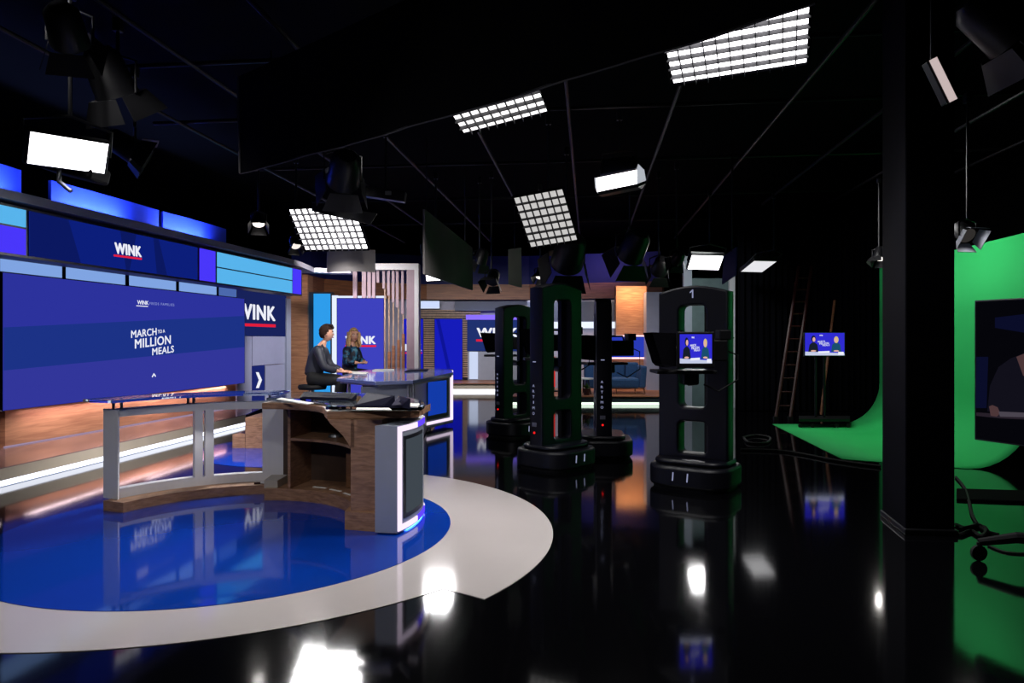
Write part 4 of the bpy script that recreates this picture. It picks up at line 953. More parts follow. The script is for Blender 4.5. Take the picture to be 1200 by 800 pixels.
# ================================================================== RIGHT SIDE: chroma cove, monitors, ladder
xw = lambda Y: 5.50+0.11*Y
mb = MB(); st = [13.25, 12, 11, 10, 9.37, 9.1, 8.85, 8.65]; prof_n = 10; rad = 0.78; rows = []
for Y in st:
    xl = 4.42+0.131*(Y-9.37) if Y >= 9.37 else 4.42+(9.37-Y)/(9.37-8.65)*1.2
    X = xw(Y); xl = min(xl, X-rad-0.01)
    row = [(xl, Y, 0.006), ((xl+X-rad)/2, Y, 0.006)]
    for k in range(prof_n+1):
        a = PI/2*k/prof_n; row.append((X-rad+rad*math.sin(a), Y, 0.006+rad-rad*math.cos(a)))
    row += [(X, Y, 2.0), (X, Y, 2.95)]
    rows.append(row)
m_ = len(rows[0]); vs = [p for r in rows for p in r]
fs = [(i*m_+k, i*m_+k+1, (i+1)*m_+k+1, (i+1)*m_+k) for i in range(len(rows)-1) for k in range(m_-1)]
mb.raw(vs, fs)
cy = mb.build('chroma_cove', M_green, None, smooth=True)
so = cy.modifiers.new('s', 'SOLIDIFY'); so.thickness = 0.004; so.offset = -1 if False else 1
tag(cy, 'bright green curved chroma backdrop sweeping from wall down to floor', 'backdrop')
# black curtain behind the monitor
mb = MB(); x0, x1 = P(866, HY, 15.7).x, 8.2; n = 160
mb.strip([(x0+(x1-x0)*k/n, 15.7+0.05*math.sin(k*0.9)+0.02*math.sin(k*2.3)) for k in range(n+1)], 0.02, 4.6, 0.02)
tag(mb.build('curtain', M_cloth, smooth=True), 'tall black folded curtain behind the small monitor stand', 'curtain')
# big monitor at the picture edge
tl = Vector((P(1142, HY, 5.4).x, 5.4)); TP = Plane((tl.x, tl.y), (0.387, -1)); td = Vector((0.387, -1, 0)).normalized()
tvz0, tvz1 = 1.6-(515-HY)*5.4/FX, 1.6-(352-HY)*5.4/FX
tv = thing('floor_monitor', 'huge monitor on a wheeled stand showing a dim close view of a presenter', 'screen', (tl.x+0.4, tl.y-0.9, 0))
A0 = Vector((tl.x, tl.y, tvz0)); WT = 1.85
n3 = TP.n3
MB().slab([A0, A0+td*WT, A0+td*WT+Vector((0, 0, tvz1-tvz0)), A0+Vector((0, 0, tvz1-tvz0))], -n3*0.06).build('housing', M_blackmetal, tv, bevel=0.004)
def tvp(px, py, o_=0.004): return TP(px, py, o_)
def tvq(u0, u1, z0, z1, o_): return [A0+td*u+n3*o_+Vector((0, 0, z-tvz0)) for u, z in ((u0, z0), (u1, z0), (u1, z1), (u0, z1))]
so_ = MB().slab(tvq(0.012, WT-0.012, tvz0+0.012, tvz1-0.012, 0.003), -n3*0.002).build('screen', E_tv_black, tv)
def tpoly(pts_, m, nm, o_=0.005): MB().slab([tvp(x, y, o_) for x, y in pts_], -n3*0.001).build(nm, m, so_)
tpoly([(1144, 418), (1158, 418), (1156, 478), (1143, 478)], E_tv_blue, 'picture_backdrop'); tpoly([(1166, 372), (1200, 368), (1215, 378), (1215, 392), (1166, 384)], E_tv_blue, 'picture_backdrop')
tpoly([(1157, 482), (1160, 452), (1170, 430), (1184, 420), (1215, 408), (1250, 470), (1250, 484)], E_tv_shirt, 'picture_shirt', 0.006)
tpoly([(1191, 418), (1215, 408), (1215, 446), (1199, 440)], E_tv_skin, 'picture_neck', 0.007)
tpoly([(1159, 476), (1163, 474.5), (1169, 477), (1172, 484), (1168, 488), (1161, 487)], E_tv_skin, 'picture_hand', 0.008)
tpoly([(1144, 483), (1172, 485), (1215, 487), (1215, 492), (1172, 490), (1144, 487)], E_tv_desk, 'picture_desk', 0.0065)
tpoly([(1170, 482), (1215, 484), (1215, 489), (1172, 488)], emit('tv_paper', (74, 68, 78), 1.0), 'picture_paper', 0.0085)
# stand: uprights, feet with casters
mid = A0+td*WT*0.5-n3*0.12; mid.z = 0
for d_ in (-0.2, 0.2):
    q = mid+td*d_; MB().tube([q+Vector((0, 0, 0.12)), q+Vector((0, 0, tvz1-0.2))], 0.03).build('upright', M_blackmetal, tv)
for sgn, e_ in ((-1, G(1147, 657)), (1, None)):
    if e_ is None: e_ = mid+td*0.75+n3*0.4; e_.z = 0
    q = mid+td*0.3*sgn+Vector((0, 0, 0.20)); e2_ = e_+Vector((0, 0, 0.135)); c2_ = q.lerp(e2_, 0.6)+Vector((0, 0, 0.03))
    MB().tube([q, c2_, e2_], [0.05, 0.04, 0.028], 10).build('foot', M_blackmetal, tv)
    cs_ = MB().lathe([(0.03, -0.014), (0.056, -0.012), (0.056, 0.012), (0.03, 0.014)], e_+Vector((0.0, 0, 0.058)), 20, Matrix.Rotation(PI/2, 3, 'X')).build('caster', M_rubber, tv)
    MB().tube([e_+Vector((0, 0, 0.07)), e2_], 0.016).build('caster_fork', M_blackmetal, cs_)
# small monitor on a stand
YM = 13.0
fm = thing('monitor_stand', 'small blue lit monitor on a thin black rolling stand before the curtain', 'screen', P(966, 494, YM))
MB().slab(fl(942.5, 990.5, 389, 417.5, YM), BK*0.05).build('housing', M_blackmetal, fm)
sc_ = MB().slab(fl(943.5, 989.5, 390, 416.3, YM-0.003), BK*0.003).build('screen', E_pic_blue, fm)
a, b, c = P(943.5, 416.3, YM-0.004), P(989.5, 416.3, YM-0.004), P(943.5, 390, YM-0.004)
feed(sc_, a, b-a, c-a, (0, -1, 0))
for px in (956, 966): MB().tube([P(px, 417, YM+0.05), P(px, 491, YM+0.05)], 0.022).build('pole', M_blackmetal, fm)
MB().slab([P(936, 494, YM-0.3), P(996, 494, YM-0.3), P(996, 490, YM+0.3), P(936, 490, YM+0.3)], (0, 0, 0.05)).build('base', M_blackmetal, fm)
for px in (938, 952, 980, 994):
    g = P(px, 495, YM-0.28); MB().lathe([(0.04, -0.015), (0.04, 0.015)], (g.x, g.y, 0.04), 14, Matrix.Rotation(PI/2, 3, 'X')).build('caster', M_rubber, fm)
# ladder and pole
ld = thing('ladder', 'red fibreglass ladder leaning on the black curtain', 'ladder', G(918, 490))
q0, q1 = G(909, 492), G(926, 492); r0, r1 = P(936, 312, 15.55), P(951, 312, 15.55)
for a, b in ((q0, r0), (q1, r1)):
    MB().tube([a+Vector((0, 0, 0.03)), b], 0.035, 6).build('rail', M_red, ld)
    MB().box(a+Vector((0, 0, 0.035)), (0.08, 0.1, 0.07)).build('rubber_foot', M_rubber, ld)
for k in range(1, 12):
    u = k/12; MB().tube([q0.lerp(r0, u), q1.lerp(r1, u)], 0.018, 6).build('rung', M_red, ld)
tag(MB().tube([G(962, 487)+Vector((0, 0, 0.02)), P(978, 352, 15.6)], 0.028).build('wooden_pole', M_woodband), 'thin wooden pole leaning on the curtain behind the small monitor', 'pole')
# cables on the floor
tag(MB().slab([G(1121, 587, 0.0), G(1204, 590, 0.0), G(1204, 577, 0.0), G(1121, 574.5, 0.0)], (0, 0, 0.025)).build('cable_ramp', M_void, bevel=0.01), 'flat black cable ramp on the glossy floor beside the column', 'cable ramp')
def floor_cable(pix, lab, r=0.012, grp='floor cables'):
    pts_ = [G(*p)+Vector((0, 0, r)) for p in pix]; out = []
    for i in range(len(pts_)-1):
        p0_, p1_, p2_, p3_ = pts_[max(0, i-1)], pts_[i], pts_[i+1], pts_[min(len(pts_)-1, i+2)]
        for k in range(6):
            u = k/6; out.append(0.5*((2*p1_)+(p2_-p0_)*u+(2*p0_-5*p1_+4*p2_-p3_)*u*u+(3*p1_-p0_-3*p2_+p3_)*u**3))
    out.append(pts_[-1]); tag(MB().tube(out, r, 6).build('floor_cable', M_rubber), lab, 'cable', grp)
floor_cable([(1120, 560), (1130, 572), (1136, 590), (1140, 606), (1152, 622), (1170, 628)], 'black cable curving from the column to the monitor stand foot', 0.014)
floor_cable([(1118, 625), (1126, 628), (1138, 624), (1150, 630), (1156, 622), (1146, 618), (1124, 622)], 'tangled black cable loop at the column base', 0.016)
floor_cable([(1120, 616), (1132, 620), (1146, 616), (1158, 624)], 'short black cable lying beyond the tangled loop', 0.014)
floor_cable([(1158, 640), (1180, 648), (1215, 650)], 'thin black cable running past the caster wheel', 0.008)
floor_cable([(870, 514), (886, 511), (902, 514), (898, 520), (878, 520), (872, 515)], 'coil of black cable on the floor left of the green backdrop', 0.02)
floor_cable([(868, 528), (920, 530), (980, 541), (1032, 548)], 'long black cable along the front edge of the green floor', 0.02)

# ================================================================== CEILING GRID AND LAMPS
ZP = 4.45
def gridpt(off, s_): return AX*s_+AN*off
offs = [-5.35, -4.09, -2.83, -1.5, -0.25, 1.02, 2.39, 3.63, 4.97, 6.2]
for i, o_ in enumerate(offs):
    a = gridpt(o_, 2.5); b = gridpt(o_, 20 if o_ < 3.5 else 15.2)
    tag(MB().tube([(a.x, a.y, ZP), (b.x, b.y, ZP)], 0.024).build('grid_pipe', M_pipe), 'black ceiling grid pipe running from front to back of the studio', 'pipe', 'lengthwise ceiling pipes')
for i, s_ in enumerate((4.2, 6.95, 8.8, 11.4, 14.2, 17.2)):
    a = gridpt(-5.8, s_); b = gridpt(6.6, s_)
    tag(MB().tube([(a.x, a.y, ZP+0.05), (b.x, b.y, ZP+0.05)], 0.024).build('cross_pipe', M_pipe), 'black ceiling grid pipe crossing the studio from side to side', 'pipe', 'crosswise ceiling pipes')

def lamp(kind, loc, direction, energy, col=(1, 1, 1), size=(0.5, 0.5), spread=160, xdir=None, spot=60, blend=0.6):
    l = bpy.data.lights.new('lamp_or_fill_light', kind); l.energy = energy; l.color = col
    if kind == 'AREA':
        l.shape = 'RECTANGLE'; l.size, l.size_y = size; l.spread = math.radians(spread)
    else:
        l.spot_size = math.radians(spot); l.spot_blend = blend; l.shadow_soft_size = size[0]
    o = bpy.data.objects.new('lamp_or_fill_light', l); COL.objects.link(o); o.location = loc
    z = -Vector(direction).normalized(); x = Vector(xdir).normalized() if xdir else z.orthogonal().normalized()
    x = (x-z*x.dot(z)).normalized(); y = z.cross(x)
    o.rotation_euler = Matrix((x, y, z)).transposed().to_euler(); return o
def hanger(t, p, top=None):
    """pipe clamp, drop rod and yoke holding a lamp whose top centre is p"""
    p = Vector(p); 
    if p.z < ZP-0.05:
        MB().tube([p, (p.x, p.y, ZP)], 0.016).build('drop_rod', M_blackmetal, t)
    MB().box((p.x, p.y, ZP-0.02), (0.07, 0.07, 0.12)).build('pipe_clamp', M_steel if False else M_blackmetal, t, bevel=0.008)
def softbox(lab, bl, br, tlp, nx, ny, m_face, energy=0, depth=0.05, spread=120, crate=True, hmax=None, col=(1, 0.98, 0.97)):
    bl, br, tlp = Vector(bl), Vector(br), Vector(tlp)
    x = (br-bl); wd = x.length; x.normalize(); y = tlp-bl; y -= x*y.dot(x); ht = hmax or y.length; y.normalize(); n = x.cross(y)
    if n.dot(Vector((0, 0, EYE))-bl) < 0: n = -n
    t = thing('hanging_softbox', lab, 'studio light', bl+x*wd/2+y*ht/2)
    def at(u, v, d=0.0): return bl+x*(u*wd)+y*(v*ht)+n*d
    b = MB(); k = 0.32
    f4 = [at(0, 0, -0.02), at(1, 0, -0.02), at(1, 1, -0.02), at(0, 1, -0.02)]; b4 = [at(k, k, -0.25), at(1-k, k, -0.36), at(1-k, 1-k, -0.36), at(k, 1-k, -0.36)]
    b.raw(f4+b4, [(0, 1, 2, 3), (7, 6, 5, 4), (0, 4, 5, 1), (1, 5, 6, 2), (2, 6, 7, 3), (3, 7, 4, 0)]); b.build('body', M_cloth, t)
    b = MB()
    for q in ((0, 0, 1, 0), (1, 0, 1, 1), (1, 1, 0, 1), (0, 1, 0, 0)):
        p, r = at(q[0], q[1], 0.015), at(q[2], q[3], 0.015); b.tube([p, r], 0.016, 6)
    b.build('rim', M_cloth, t)
    MB().slab([at(.01, .01), at(.99, .01), at(.99, .99), at(.01, .99)], -n*0.01).build('diffuser', m_face, t)
    if crate:
        g = MB()
        for i in range(1, nx): g.slab([at(i/nx, 0, 0.004), at(i/nx, 1, 0.004), at(i/nx, 1, depth), at(i/nx, 0, depth)], x*0.007)
        for j in range(1, ny): g.slab([at(0, j/ny, 0.004), at(1, j/ny, 0.004), at(1, j/ny, depth), at(0, j/ny, depth)], y*0.007)
        g.build('egg_crate', M_crate, t)
    hanger(t, at(0.5, 0.5, -0.25)+Vector((0, 0, 0.05)))
    if energy: lamp('AREA', at(0.5, 0.5, depth+0.02), n, energy, col, (wd*0.96, ht*0.96), spread, x)
    return t, at, n
M_crate = mat('crate_fabric', (96, 96, 98), 0.9, spec=0.1, var=0.1)
softbox('largest softbox with egg crate, glowing white under the black ceiling cloth', P(788, 98, 6.4), P(947, 73, 6.0), P(776, 34, 5.75), 11, 6, E_softbox, 60)
softbox('softbox with egg crate half covered by the lower edge of the black ceiling cloth', P(543, 156, 7.6), P(643, 130, 7.4), P(525, 112, 6.9), 10, 5, emit('lamp_face_mid', (255, 252, 252), 2.2), 30)
softbox('dim softbox with sagging grey egg crate hanging above the camera robots', P(622, 290, 9.2), P(678, 281, 9.0), P(596, 231, 8.7), 7, 7, E_softdim, 0)
_, at4, n4 = softbox('bright softbox with egg crate above the two presenters, black flap on its upper edge', P(358, 293, 10.2), P(433, 291.5, 9.9), P(357, 243, 9.7), 10, 7, E_softbox, 60)
fp = thing('hanging_flap', 'black flap board over the top of the softbox above the presenters', 'flag', P(400, 250, 9.4))
MB().slab([P(366, 238, 9.5), P(442, 250, 9.3), P(434, 263, 9.3), P(365, 247, 9.5)], (0, 0.03, 0.0)).build('flap_board', M_black, fp)
MB().tube([P(404, 245, 9.4), (P(404, 245, 9.4).x, 9.4, ZP)], 0.014).build('drop_rod', M_blackmetal, fp)

def ledpanel(lab, bl, br, tlp, energy, face=None, col=(1, 0.98, 0.98), spread=130, th=0.09, yoke=True):
    bl, br, tlp = Vector(bl), Vector(br), Vector(tlp); x = br-bl; wd = x.length; x.normalize(); y = tlp-bl; y -= x*y.dot(x); ht = y.length; y.normalize(); n = x.cross(y)
    if n.dot(Vector((0, 0, EYE))-bl) < 0: n = -n
    t = thing('hanging_panel_lamp', lab, 'studio light', bl)
    def at(u, v, d=0.0): return bl+x*(u*wd)+y*(v*ht)+n*d
    MB().slab([at(-.04, -.06), at(1.04, -.06), at(1.04, 1.06), at(-.04, 1.06)], -n*th).build('housing', M_blackmetal, t, bevel=0.012)
    MB().slab([at(0, 0, 0.004), at(1, 0, 0.004), at(1, 1, 0.004), at(0, 1, 0.004)], -n*0.006).build('lens_panel', face or E_softbox, t)
    if yoke:
        MB().tube([at(-.07, .5, -th/2), at(-.07, 1.3, -th), at(0.5, 1.6, -th), at(1.07, 1.3, -th), at(1.07, .5, -th/2)], 0.014).build('yoke', M_blackmetal, t)
        p = at(0.5, 1.6, -th); hanger(t, p)
    if energy: lamp('AREA', at(.5, .5, 0.02), n, energy, col, (wd, ht), spread, x)
    return t, at, n
t_, atp, _ = ledpanel('plain square white panel lamp in front of the blue uplit panels', P(32, 191, 5.6), P(122, 203, 6.0), P(34, 154, 5.5), 25)
p = atp(0.42, -0.06, -0.05); MB().tube([p, p+Vector((0, 0, -0.12)), p+Vector((0.1, 0.0, -0.2))], 0.02).build('handle', M_steel, t_)
p = atp(0.7, -0.30, -0.25); MB().box(p, (0.5, 0.3, 0.14), Matrix.Rotation(0.25, 3, 'Y')).build('power_supply', M_black, t_, bevel=0.03)
ledpanel('bright panel lamp above the camera robot numbered one', P(806, 315, 13.9), P(842, 316, 13.9), P(810, 299, 13.6), 15)
ledpanel('white panel lamp half hidden behind the big grey hanging flag', P(500, 329, 12.4), P(532, 327, 12.4), P(502, 298, 12.15), 12)
ledpanel('flat white ceiling panel over the black curtain', P(868.5, 318, 15.0), P(893, 318.6, 15.0), P(875, 305.5, 14.2), 6, E_ceil, yoke=True)
sf = thing('hanging_side_flag', 'navy side flag board beside the panel lamp over the robot numbered one', 'flag', P(852, 310, 10.5))
MB().slab([P(846, 333, 10.6), P(862, 322, 10.0), P(863, 289, 10.0), P(848, 300, 10.6)], (0.02, 0.0, 0)).build('flag_board', M_navywall, sf); MB().tube([P(858, 295, 10.2), (P(858, 295, 10.2).x, 10.2, ZP)], 0.014).build('drop_rod', M_blackmetal, sf)

# broad lamp with white side wings
bl_ = thing('hanging_box_lamp', 'hanging box lamp with a bright white band and pale rounded wings', 'studio light', P(727, 205, 8.6))
Yb = 8.6
def bq(pts_, off): return [P(x, y, Yb+d) for x, y, d in pts_]
MB().raw([P(706, 188, 8.75), P(745, 184, 8.7), P(747, 197, 8.55), P(703, 206, 8.6), P(706, 186, 9.0), P(745, 182, 9.0), P(748, 203, 9.0), P(703, 212, 9.0)],
         [(0, 1, 2, 3), (7, 6, 5, 4), (0, 4, 5, 1), (1, 5, 6, 2), (2, 6, 7, 3), (3, 7, 4, 0)]).build('body', M_navydark, bl_, bevel=0.03)
MB().slab([P(700, 224, 8.52), P(746.5, 214.5, 8.5), P(746.5, 199, 8.5), P(699, 208.5, 8.52)], (0, 0.04, 0)).build('diffuser', E_softbox, bl_)
MB().slab([P(746.5, 215, 8.5), P(757, 211, 8.7), P(755, 199, 8.8), P(748, 192, 8.7), P(746.5, 199, 8.5)], (0, 0.03, 0)).build('wing', emit('wing_pale', (200, 206, 216), 0.75), bl_)
MB().slab([P(697, 208, 8.65), P(699.5, 208.5, 8.52), P(701, 226, 8.52), P(698, 220, 8.65)], (0, 0.03, 0)).build('wing', emit('wing_pale_2', (200, 206, 216), 0.75), bl_)
MB().slab([P(701, 226, 8.5), P(748, 216, 8.48), P(757, 212, 8.7), P(752, 219, 8.8), P(706, 228, 8.7)], (0, 0.0, -0.03)).build('lower_lip', M_blackmetal, bl_)
p = P(726, 186, 8.85); MB().tube([P(704, 200, 8.8), P(706, 180, 8.8), p+Vector((0, 0, 0.1)), P(746, 176, 8.8), P(747, 196, 8.8)], 0.016).build('yoke', M_blackmetal, bl_)
hanger(bl_, p+Vector((0, 0, 0.1))); lamp('AREA', P(723, 212, 8.42), Vector((0, -0.7, -0.7)), 8, (1, 1, 1), (0.45, 0.15), 140, (1, 0, 0))

# fresnels with barn doors
def fresnel(lab, px, py, Y, target, sz=0.15, lit=0.0, energy=0, col=(1, 0.95, 0.9), spot=50, group=None, door=0.55, dmat=None):
    c = P(px, py, Y); d = (Vector(target)-c).normalized(); x = d.cross(Vector((0, 0, 1))).normalized(); y = x.cross(d)
    R = Matrix((x, y, -d)).transposed(); t = thing('fresnel_spotlight', lab, 'studio light', c, group)
    Z = lambda v: c+R @ Vector(v)
    MB().lathe([(sz*0.55, 0.34*sz/0.15), (sz*0.9, 0.28*sz/0.15), (sz, 0.05), (sz*1.05, 0.0)], c, 20, R).build('body', M_blackmetal, t, smooth=True)
    MB().lathe([(sz*0.9, -0.004), (sz*0.92, 0.006)], c, 20, R).build('lens', emit('fresnel_lens', (255, 244, 236), lit) if lit else M_navydark, t)
    for k in range(4):
        a = k*PI/2; u = Vector((math.cos(a), math.sin(a), 0)); v = Vector((-math.sin(a), math.cos(a), 0))
        o_ = [u*sz*1.05-v*sz*0.85, u*sz*1.05+v*sz*0.85, u*sz*(1.05+door*0.9)+v*sz*1.25+Vector((0, 0, -sz*1.1)), u*sz*(1.05+door*0.9)-v*sz*1.25+Vector((0, 0, -sz*1.1))]
        MB().slab([c+R @ q for q in o_], R @ (u*0.006)).build('barn_door', dmat or M_bdoor, t)
    top = c+Vector((0, 0, sz*2.0)); MB().tube([c+x*sz*1.15, c+x*sz*1.15+Vector((0, 0, sz*1.6)), top, c-x*sz*1.15+Vector((0, 0, sz*1.6)), c-x*sz*1.15], 0.012).build('yoke', M_blackmetal, t)
    hanger(t, top)
    if energy: lamp('SPOT', Z((0, 0, -0.02)), d, energy, col, (sz*0.7, 0), spot=spot)
    if lit: lamp('SPOT', Z((0, 0, -0.02)), d, 8, col, (0.03, 0), spot=150)
    return t
M_bdoor = mat('barn_door_black', (15, 15, 18), 0.5, spec=0.4, var=0.1)
desk_t = Vector((C0[0], C0[1], 0.9)); people_t = Vector((-2.6, 11.2, 1.3))
fresnel('black lamp with open barn doors above the square white panel lamp', 138, 112, 6.3, (-3.0, 8.0, 1.0), 0.18, 0, 0)
fresnel('small black lamp near the top corner above the barn door lamp', 82, 50, 5.2, (-4.5, 9.0, 1.2), 0.13)
fresnel('black lamp beside the square white panel lamp, doors catching light', 158, 178, 7.4, (-0.5, 9.5, 1.5), 0.13)
fresnel('small lit lamp with white barn doors over the cyan corner boxes', 303, 262, 10.0, (-3.2, 8.8, 1.0), 0.09, 2.0, 20)
fresnel('small lamp with one bright edge below the presenters softbox', 347, 288, 11.0, (-2.4, 10.0, 1.2), 0.08, 1.0, 10)
fresnel('long dark lamp body above the presenters softbox', 402, 212, 8.3, (-3.4, 12.0, 1.2), 0.19)
fresnel('dark lamp hanging beyond the grey hanging flag', 562, 308, 12.4, (-1.2, 13.0, 1.2), 0.12)
fresnel('dark lamp with doors beside the narrow grey flag', 576, 330, 12.0, (-0.8, 11.0, 1.2), 0.11)
fresnel('lit little lamp between the dim softbox and the raised camera robot', 633, 324, 13.0, (0.2, 12.0, 1.0), 0.09, 2.5, 0)
fresnel('large black lamp silhouette behind the raised camera robot', 664, 308, 10.5, (0.4, 13.5, 0.6), 0.24)
fresnel('black lamp silhouette with pointed doors above the sofa', 738, 300, 11.5, (1.0, 14.6, 0.2), 0.22)
fresnel('black lamp with a pale reflector beside the pointed door lamp', 772, 318, 12.0, (2.2, 15.0, 0.6), 0.14)
fresnel('black lamp beside the panel lamp over the robot numbered one', 793, 306, 11.4, (2.4, 15.5, 0.8), 0.10, 1.5)
fresnel('small lamp hung over the end of the green backdrop', 1030, 303, 12.4, (6.0, 12.0, 1.2), 0.10, 2.0, 0)
fresnel('lamp with bright edged barn doors at the top of the green backdrop', 1134, 276, 8.2, (5.6, 6.6, 1.6), 0.10, 0.03, 0, dmat=M_greyw)  # pale door material puts the lit door edges into the colour
fresnel('large black lamp head at the top picture edge beside the column', 1188, 42, 4.6, (6.5, 4.6, 1.0), 0.17)
# glowing strip by the column: lit edge of the dark lamp, as an emitter
sl_ = thing('hanging_lit_edge', 'tilted pale strip painting the lit edge of the dark lamp by the column', 'studio light', P(1105, 94, 5.0))
a, b = P(1093, 69, 4.9), P(1117, 118, 4.9); n_ = (b-a).normalized(); s_ = Vector((n_.z, 0, -n_.x))*0.028
MB().slab([a-s_*1.6, a+s_*1.6, b+s_*1.6, b-s_*1.6], (0, 0.07, 0)).build('housing', M_blackmetal, sl_, bevel=0.006)
MB().slab([a-s_, a+s_, b+s_, b-s_], (0, -0.008, 0)).build('diffuser', emit('lit_edge_pale', (226, 206, 204), 0.75), sl_)
hanger(sl_, a+Vector((0.03, 0.05, 0.02)))
# hanging flags
gf = thing('hanging_flag', 'big grey flag board hanging beyond the slatted divider', 'flag', P(523, 290, 10))
MB().slab([P(495.5, 321, 9.6), P(552, 340, 11.8), P(551.5, 290, 11.8), P(495.5, 245, 9.6)], (0.03, 0, 0)).build('flag_board', M_flag, gf)
for px, py, Y in ((500, 249, 9.9), (545, 286, 11.5)): p = P(px, py, Y); MB().tube([p, (p.x, p.y, ZP)], 0.008).build('hanging_wire', M_blackmetal, gf)
dr = thing('hanging_drum_shade', 'wide pale grey drum shade below the softbox over the presenters', 'flag', P(411, 306, 10.4))
MB().strip([(P(383+57*k/12, HY, 10.4).x, 10.4-0.16*math.sin(PI*k/12)) for k in range(13)], P(0, 319, 10.4).z, P(0, 293, 10.4).z, 0.02).build('shade', M_flag, dr, smooth=True)
p = P(411, 294, 10.4); MB().tube([p, (p.x, p.y, ZP)], 0.012).build('drop_rod', M_blackmetal, dr)
nf = thing('hanging_flag', 'narrow grey flag board hanging left of the dim softbox', 'flag', P(602, 310, 11.5))
MB().slab([P(595.5, 333, 11.5), P(611.5, 337, 11.7), P(611, 290, 11.7), P(595.5, 292, 11.5)], (0, 0.03, 0)).build('flag_board', M_flag, nf)
p = P(603, 292, 11.6); MB().tube([p, (p.x, p.y, ZP)], 0.008).build('hanging_wire', M_blackmetal, nf)
gd = thing('lamp_ballast', 'small open frame lamp ballast on the grid right of the long dark lamp', 'studio light', P(452, 225, 9.6))
MB().box(P(452, 228, 9.6), (0.55, 0.16, 0.14), Matrix.Rotation(0.15, 3, 'Y')).build('case', M_blackmetal, gd, bevel=0.01); MB().box(P(455, 226, 9.5), (0.08, 0.02, 0.05)).build('plate', M_steel, gd)
hanger(gd, P(452, 222, 9.6))
# black ceiling cloth
c0, c1 = P(281, 203, 7.4), P(957, 3, 3.75); bt = []
mb = MB(); n = 40; vs = []; fs = []
for k in range(n+1):
    u = k/n; q = c0.lerp(c1, u); wv = 0.010*math.sin(u*23)+0.006*math.sin(u*51)
    top = q+Vector((-0.02, 0, 1.02 if u < 0.97 else 0.95)); q = q+Vector((wv*0.5, wv, -0.03*math.sin(PI*u)))
    vs += [q, q+Vector((0.0, 0.03, 0)), top+Vector((0, 0.03, 0)), top]
for k in range(n):
    for j in range(4): fs.append((k*4+j, k*4+(j+1) % 4, (k+1)*4+(j+1) % 4, (k+1)*4+j))
fs += [(0, 1, 2, 3), (n*4+3, n*4+2, n*4+1, n*4)]
bc = thing('ceiling_cloth', 'huge black cloth border hanging diagonally from the ceiling grid', 'drape', c0)
mb.raw(vs, fs); mb.build('cloth', M_cloth, bc, smooth=True)
MB().tube([v+Vector((0, 0.015, 0.004)) for v in vs[0::4]], 0.012, 6).build('hem', mat('hem_grey', (64, 62, 64), 0.8), bc)
MB().tube([vs[0], vs[3]], 0.012, 6).build('side_hem', mat('hem_grey_side', (70, 68, 70), 0.8), bc)
for u in (0.1, 0.5, 0.9):
    q = c0.lerp(c1, u)+Vector((0, 0.015, 1.0)); MB().tube([q, (q.x, q.y, ZP+0.06)], 0.008).build('tie_line', M_cloth, bc)

# ================================================================== LIGHT FROM THE STUDIO LAMPS AND ADDED FILL
def key(px, py, Y, target, energy, spot=45, col=(1, 0.97, 0.94), soft=0.12):
    c = P(px, py, Y); lamp('SPOT', c, Vector(target)-c, energy, col, (soft, 0), spot=spot, blend=0.8)
key(860, 60, 6.0, (-1.6, 5.6, 0.3), 330, 70, soft=0.3)                 # largest softbox
key(590, 135, 7.3, (-2.4, 6.0, 0.3), 160, 75, soft=0.25)              # softbox under the cloth
key(395, 272, 9.7, (-2.6, 11.2, 1.2), 120, 60, soft=0.25)             # presenters softbox
key(400, 214, 8.8, (-2.7, 10.8, 1.4), 90, 40, soft=0.15)
key(303, 262, 9.9, (-2.6, 7.5, 0.3), 60, 50, soft=0.08)
# fill spots added without fixtures to brighten desk, presenters, panels and riser
def fill_spot(loc, target, energy, spot, col=(1, 0.97, 0.95), soft=0.2): lamp('SPOT', loc, Vector(target)-Vector(loc), energy, col, (soft, 0), spot=spot, blend=0.7)
fill_spot((-3.2, -1.2, 4.4), (-2.5, 6.3, 0.6), 470, 38)
fill_spot((-0.2, 0.6, 4.4), (-2.2, 6.3, 0.7), 190, 34)
fill_spot((-0.6, 6.6, 4.0), (-2.4, 11.2, 1.15), 720, 30)
fill_spot((-3.6, 4.5, 4.4), (-2.4, 11.2, 1.0), 300, 26)
fill_spot((0.3, 12.8, 3.9), (-5.2, 15.8, 1.1), 1700, 26, (0.95, 0.93, 1.0))
fill_spot((-1.4, 6.6, 4.3), (-5.3, 9.0, 0.2), 2400, 52, (1, 0.95, 0.92))
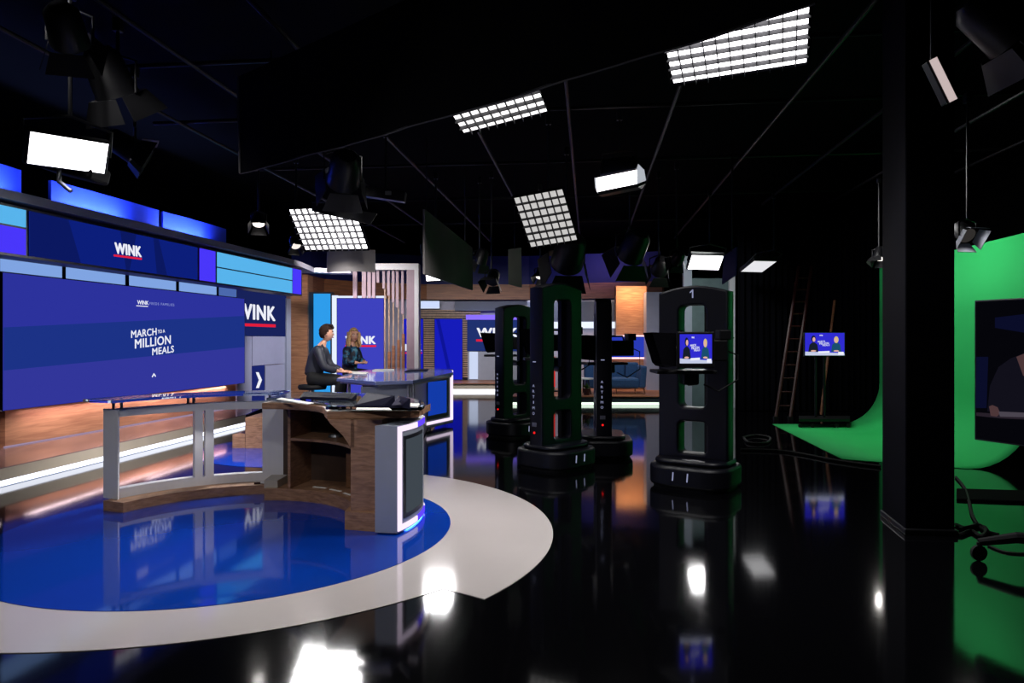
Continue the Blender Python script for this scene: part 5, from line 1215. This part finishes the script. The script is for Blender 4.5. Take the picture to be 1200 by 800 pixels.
# added fill spots on drum shade and flags, then lamps washing the set
fill_spot((P(415, 290, 8).x, 8.0, 3.9), P(411, 306, 10.4), 60, 26)
fill_spot(P(440, 285, 9.4), P(523, 300, 10.6), 90, 60)
fill_spot(P(560, 296, 9.2), P(603, 314, 11.6), 26, 22)
lamp('AREA', (P(740, 333, 19.2).x, 19.2, 3.25), (0.0, 0.35, -1), 22, (1, 0.62, 0.32), (1.0, 0.1), 120, (1, 0, 0))
lamp('AREA', (P(700, 333, 21).x, 21.2, 3.9), (0.0, 1, 0.3), 12, (0.7, 0.45, 1.0), (1.6, 0.1), 150, (1, 0, 0))
lamp('AREA', (P(560, 330, 18.5).x, 18.5, 3.5), (0, 1, -0.75), 60, (1, 0.95, 0.95), (4.5, 0.3), 90, (1, 0, 0))
lamp('AREA', (P(400, 330, 15).x, 15.0, 4.1), (-0.2, 1, -0.75), 65, (1, 0.93, 0.9), (2.5, 0.3), 75, (1, 0, 0))
lamp('AREA', (1.9, 17.6, 3.6), (0, 0.25, -1), 28, (1, 0.93, 0.9), (1.6, 0.5), 120, (1, 0, 0))  # added fill light that brightens the sofa
lamp('AREA', (P(825, 300, 13.6).x, 13.6, 3.9), (0.1, 1, -0.9), 26, (0.95, 1, 0.98), (0.6, 0.3), 100, (1, 0, 0))  # added fill light for the flat behind robot one
# chroma cove lamps
lamp('AREA', (4.9, 12.0, 3.9), (0.8, -0.1, -0.75), 30, (1, 1, 1), (0.4, 1.2), 150, (0, 1, 0))
lamp('AREA', (4.7, 9.6, 3.9), (0.85, -0.05, -0.7), 32, (1, 1, 1), (0.4, 1.2), 150, (0, 1, 0))
# wall wash strips on the wood wall
lamp('AREA', tuple(W.at(100, 0.69, 0.08)), (0.05, -0.02, -1), 20, (1, 0.74, 0.78), (4.5, 0.05), 160, (AX.x, AX.y, 0))
lamp('AREA', tuple(W.at(215, 0.69, 0.08)), (0.05, -0.02, -1), 18, (1, 0.74, 0.78), (3.0, 0.05), 160, (AX.x, AX.y, 0))
# blue uplights behind the header
for x0, x1 in ((-80, 25), (60, 186), (191, 265)):
    pm = BP.at((x0+x1)/2, 3.44, 0.26); lamp('AREA', tuple(pm), (-0.6, 0.06, 1), 46, (0.25, 0.35, 1.0), (1.3, 0.06), 150, (AX.x, AX.y, 0))
# blue glow under the desk front
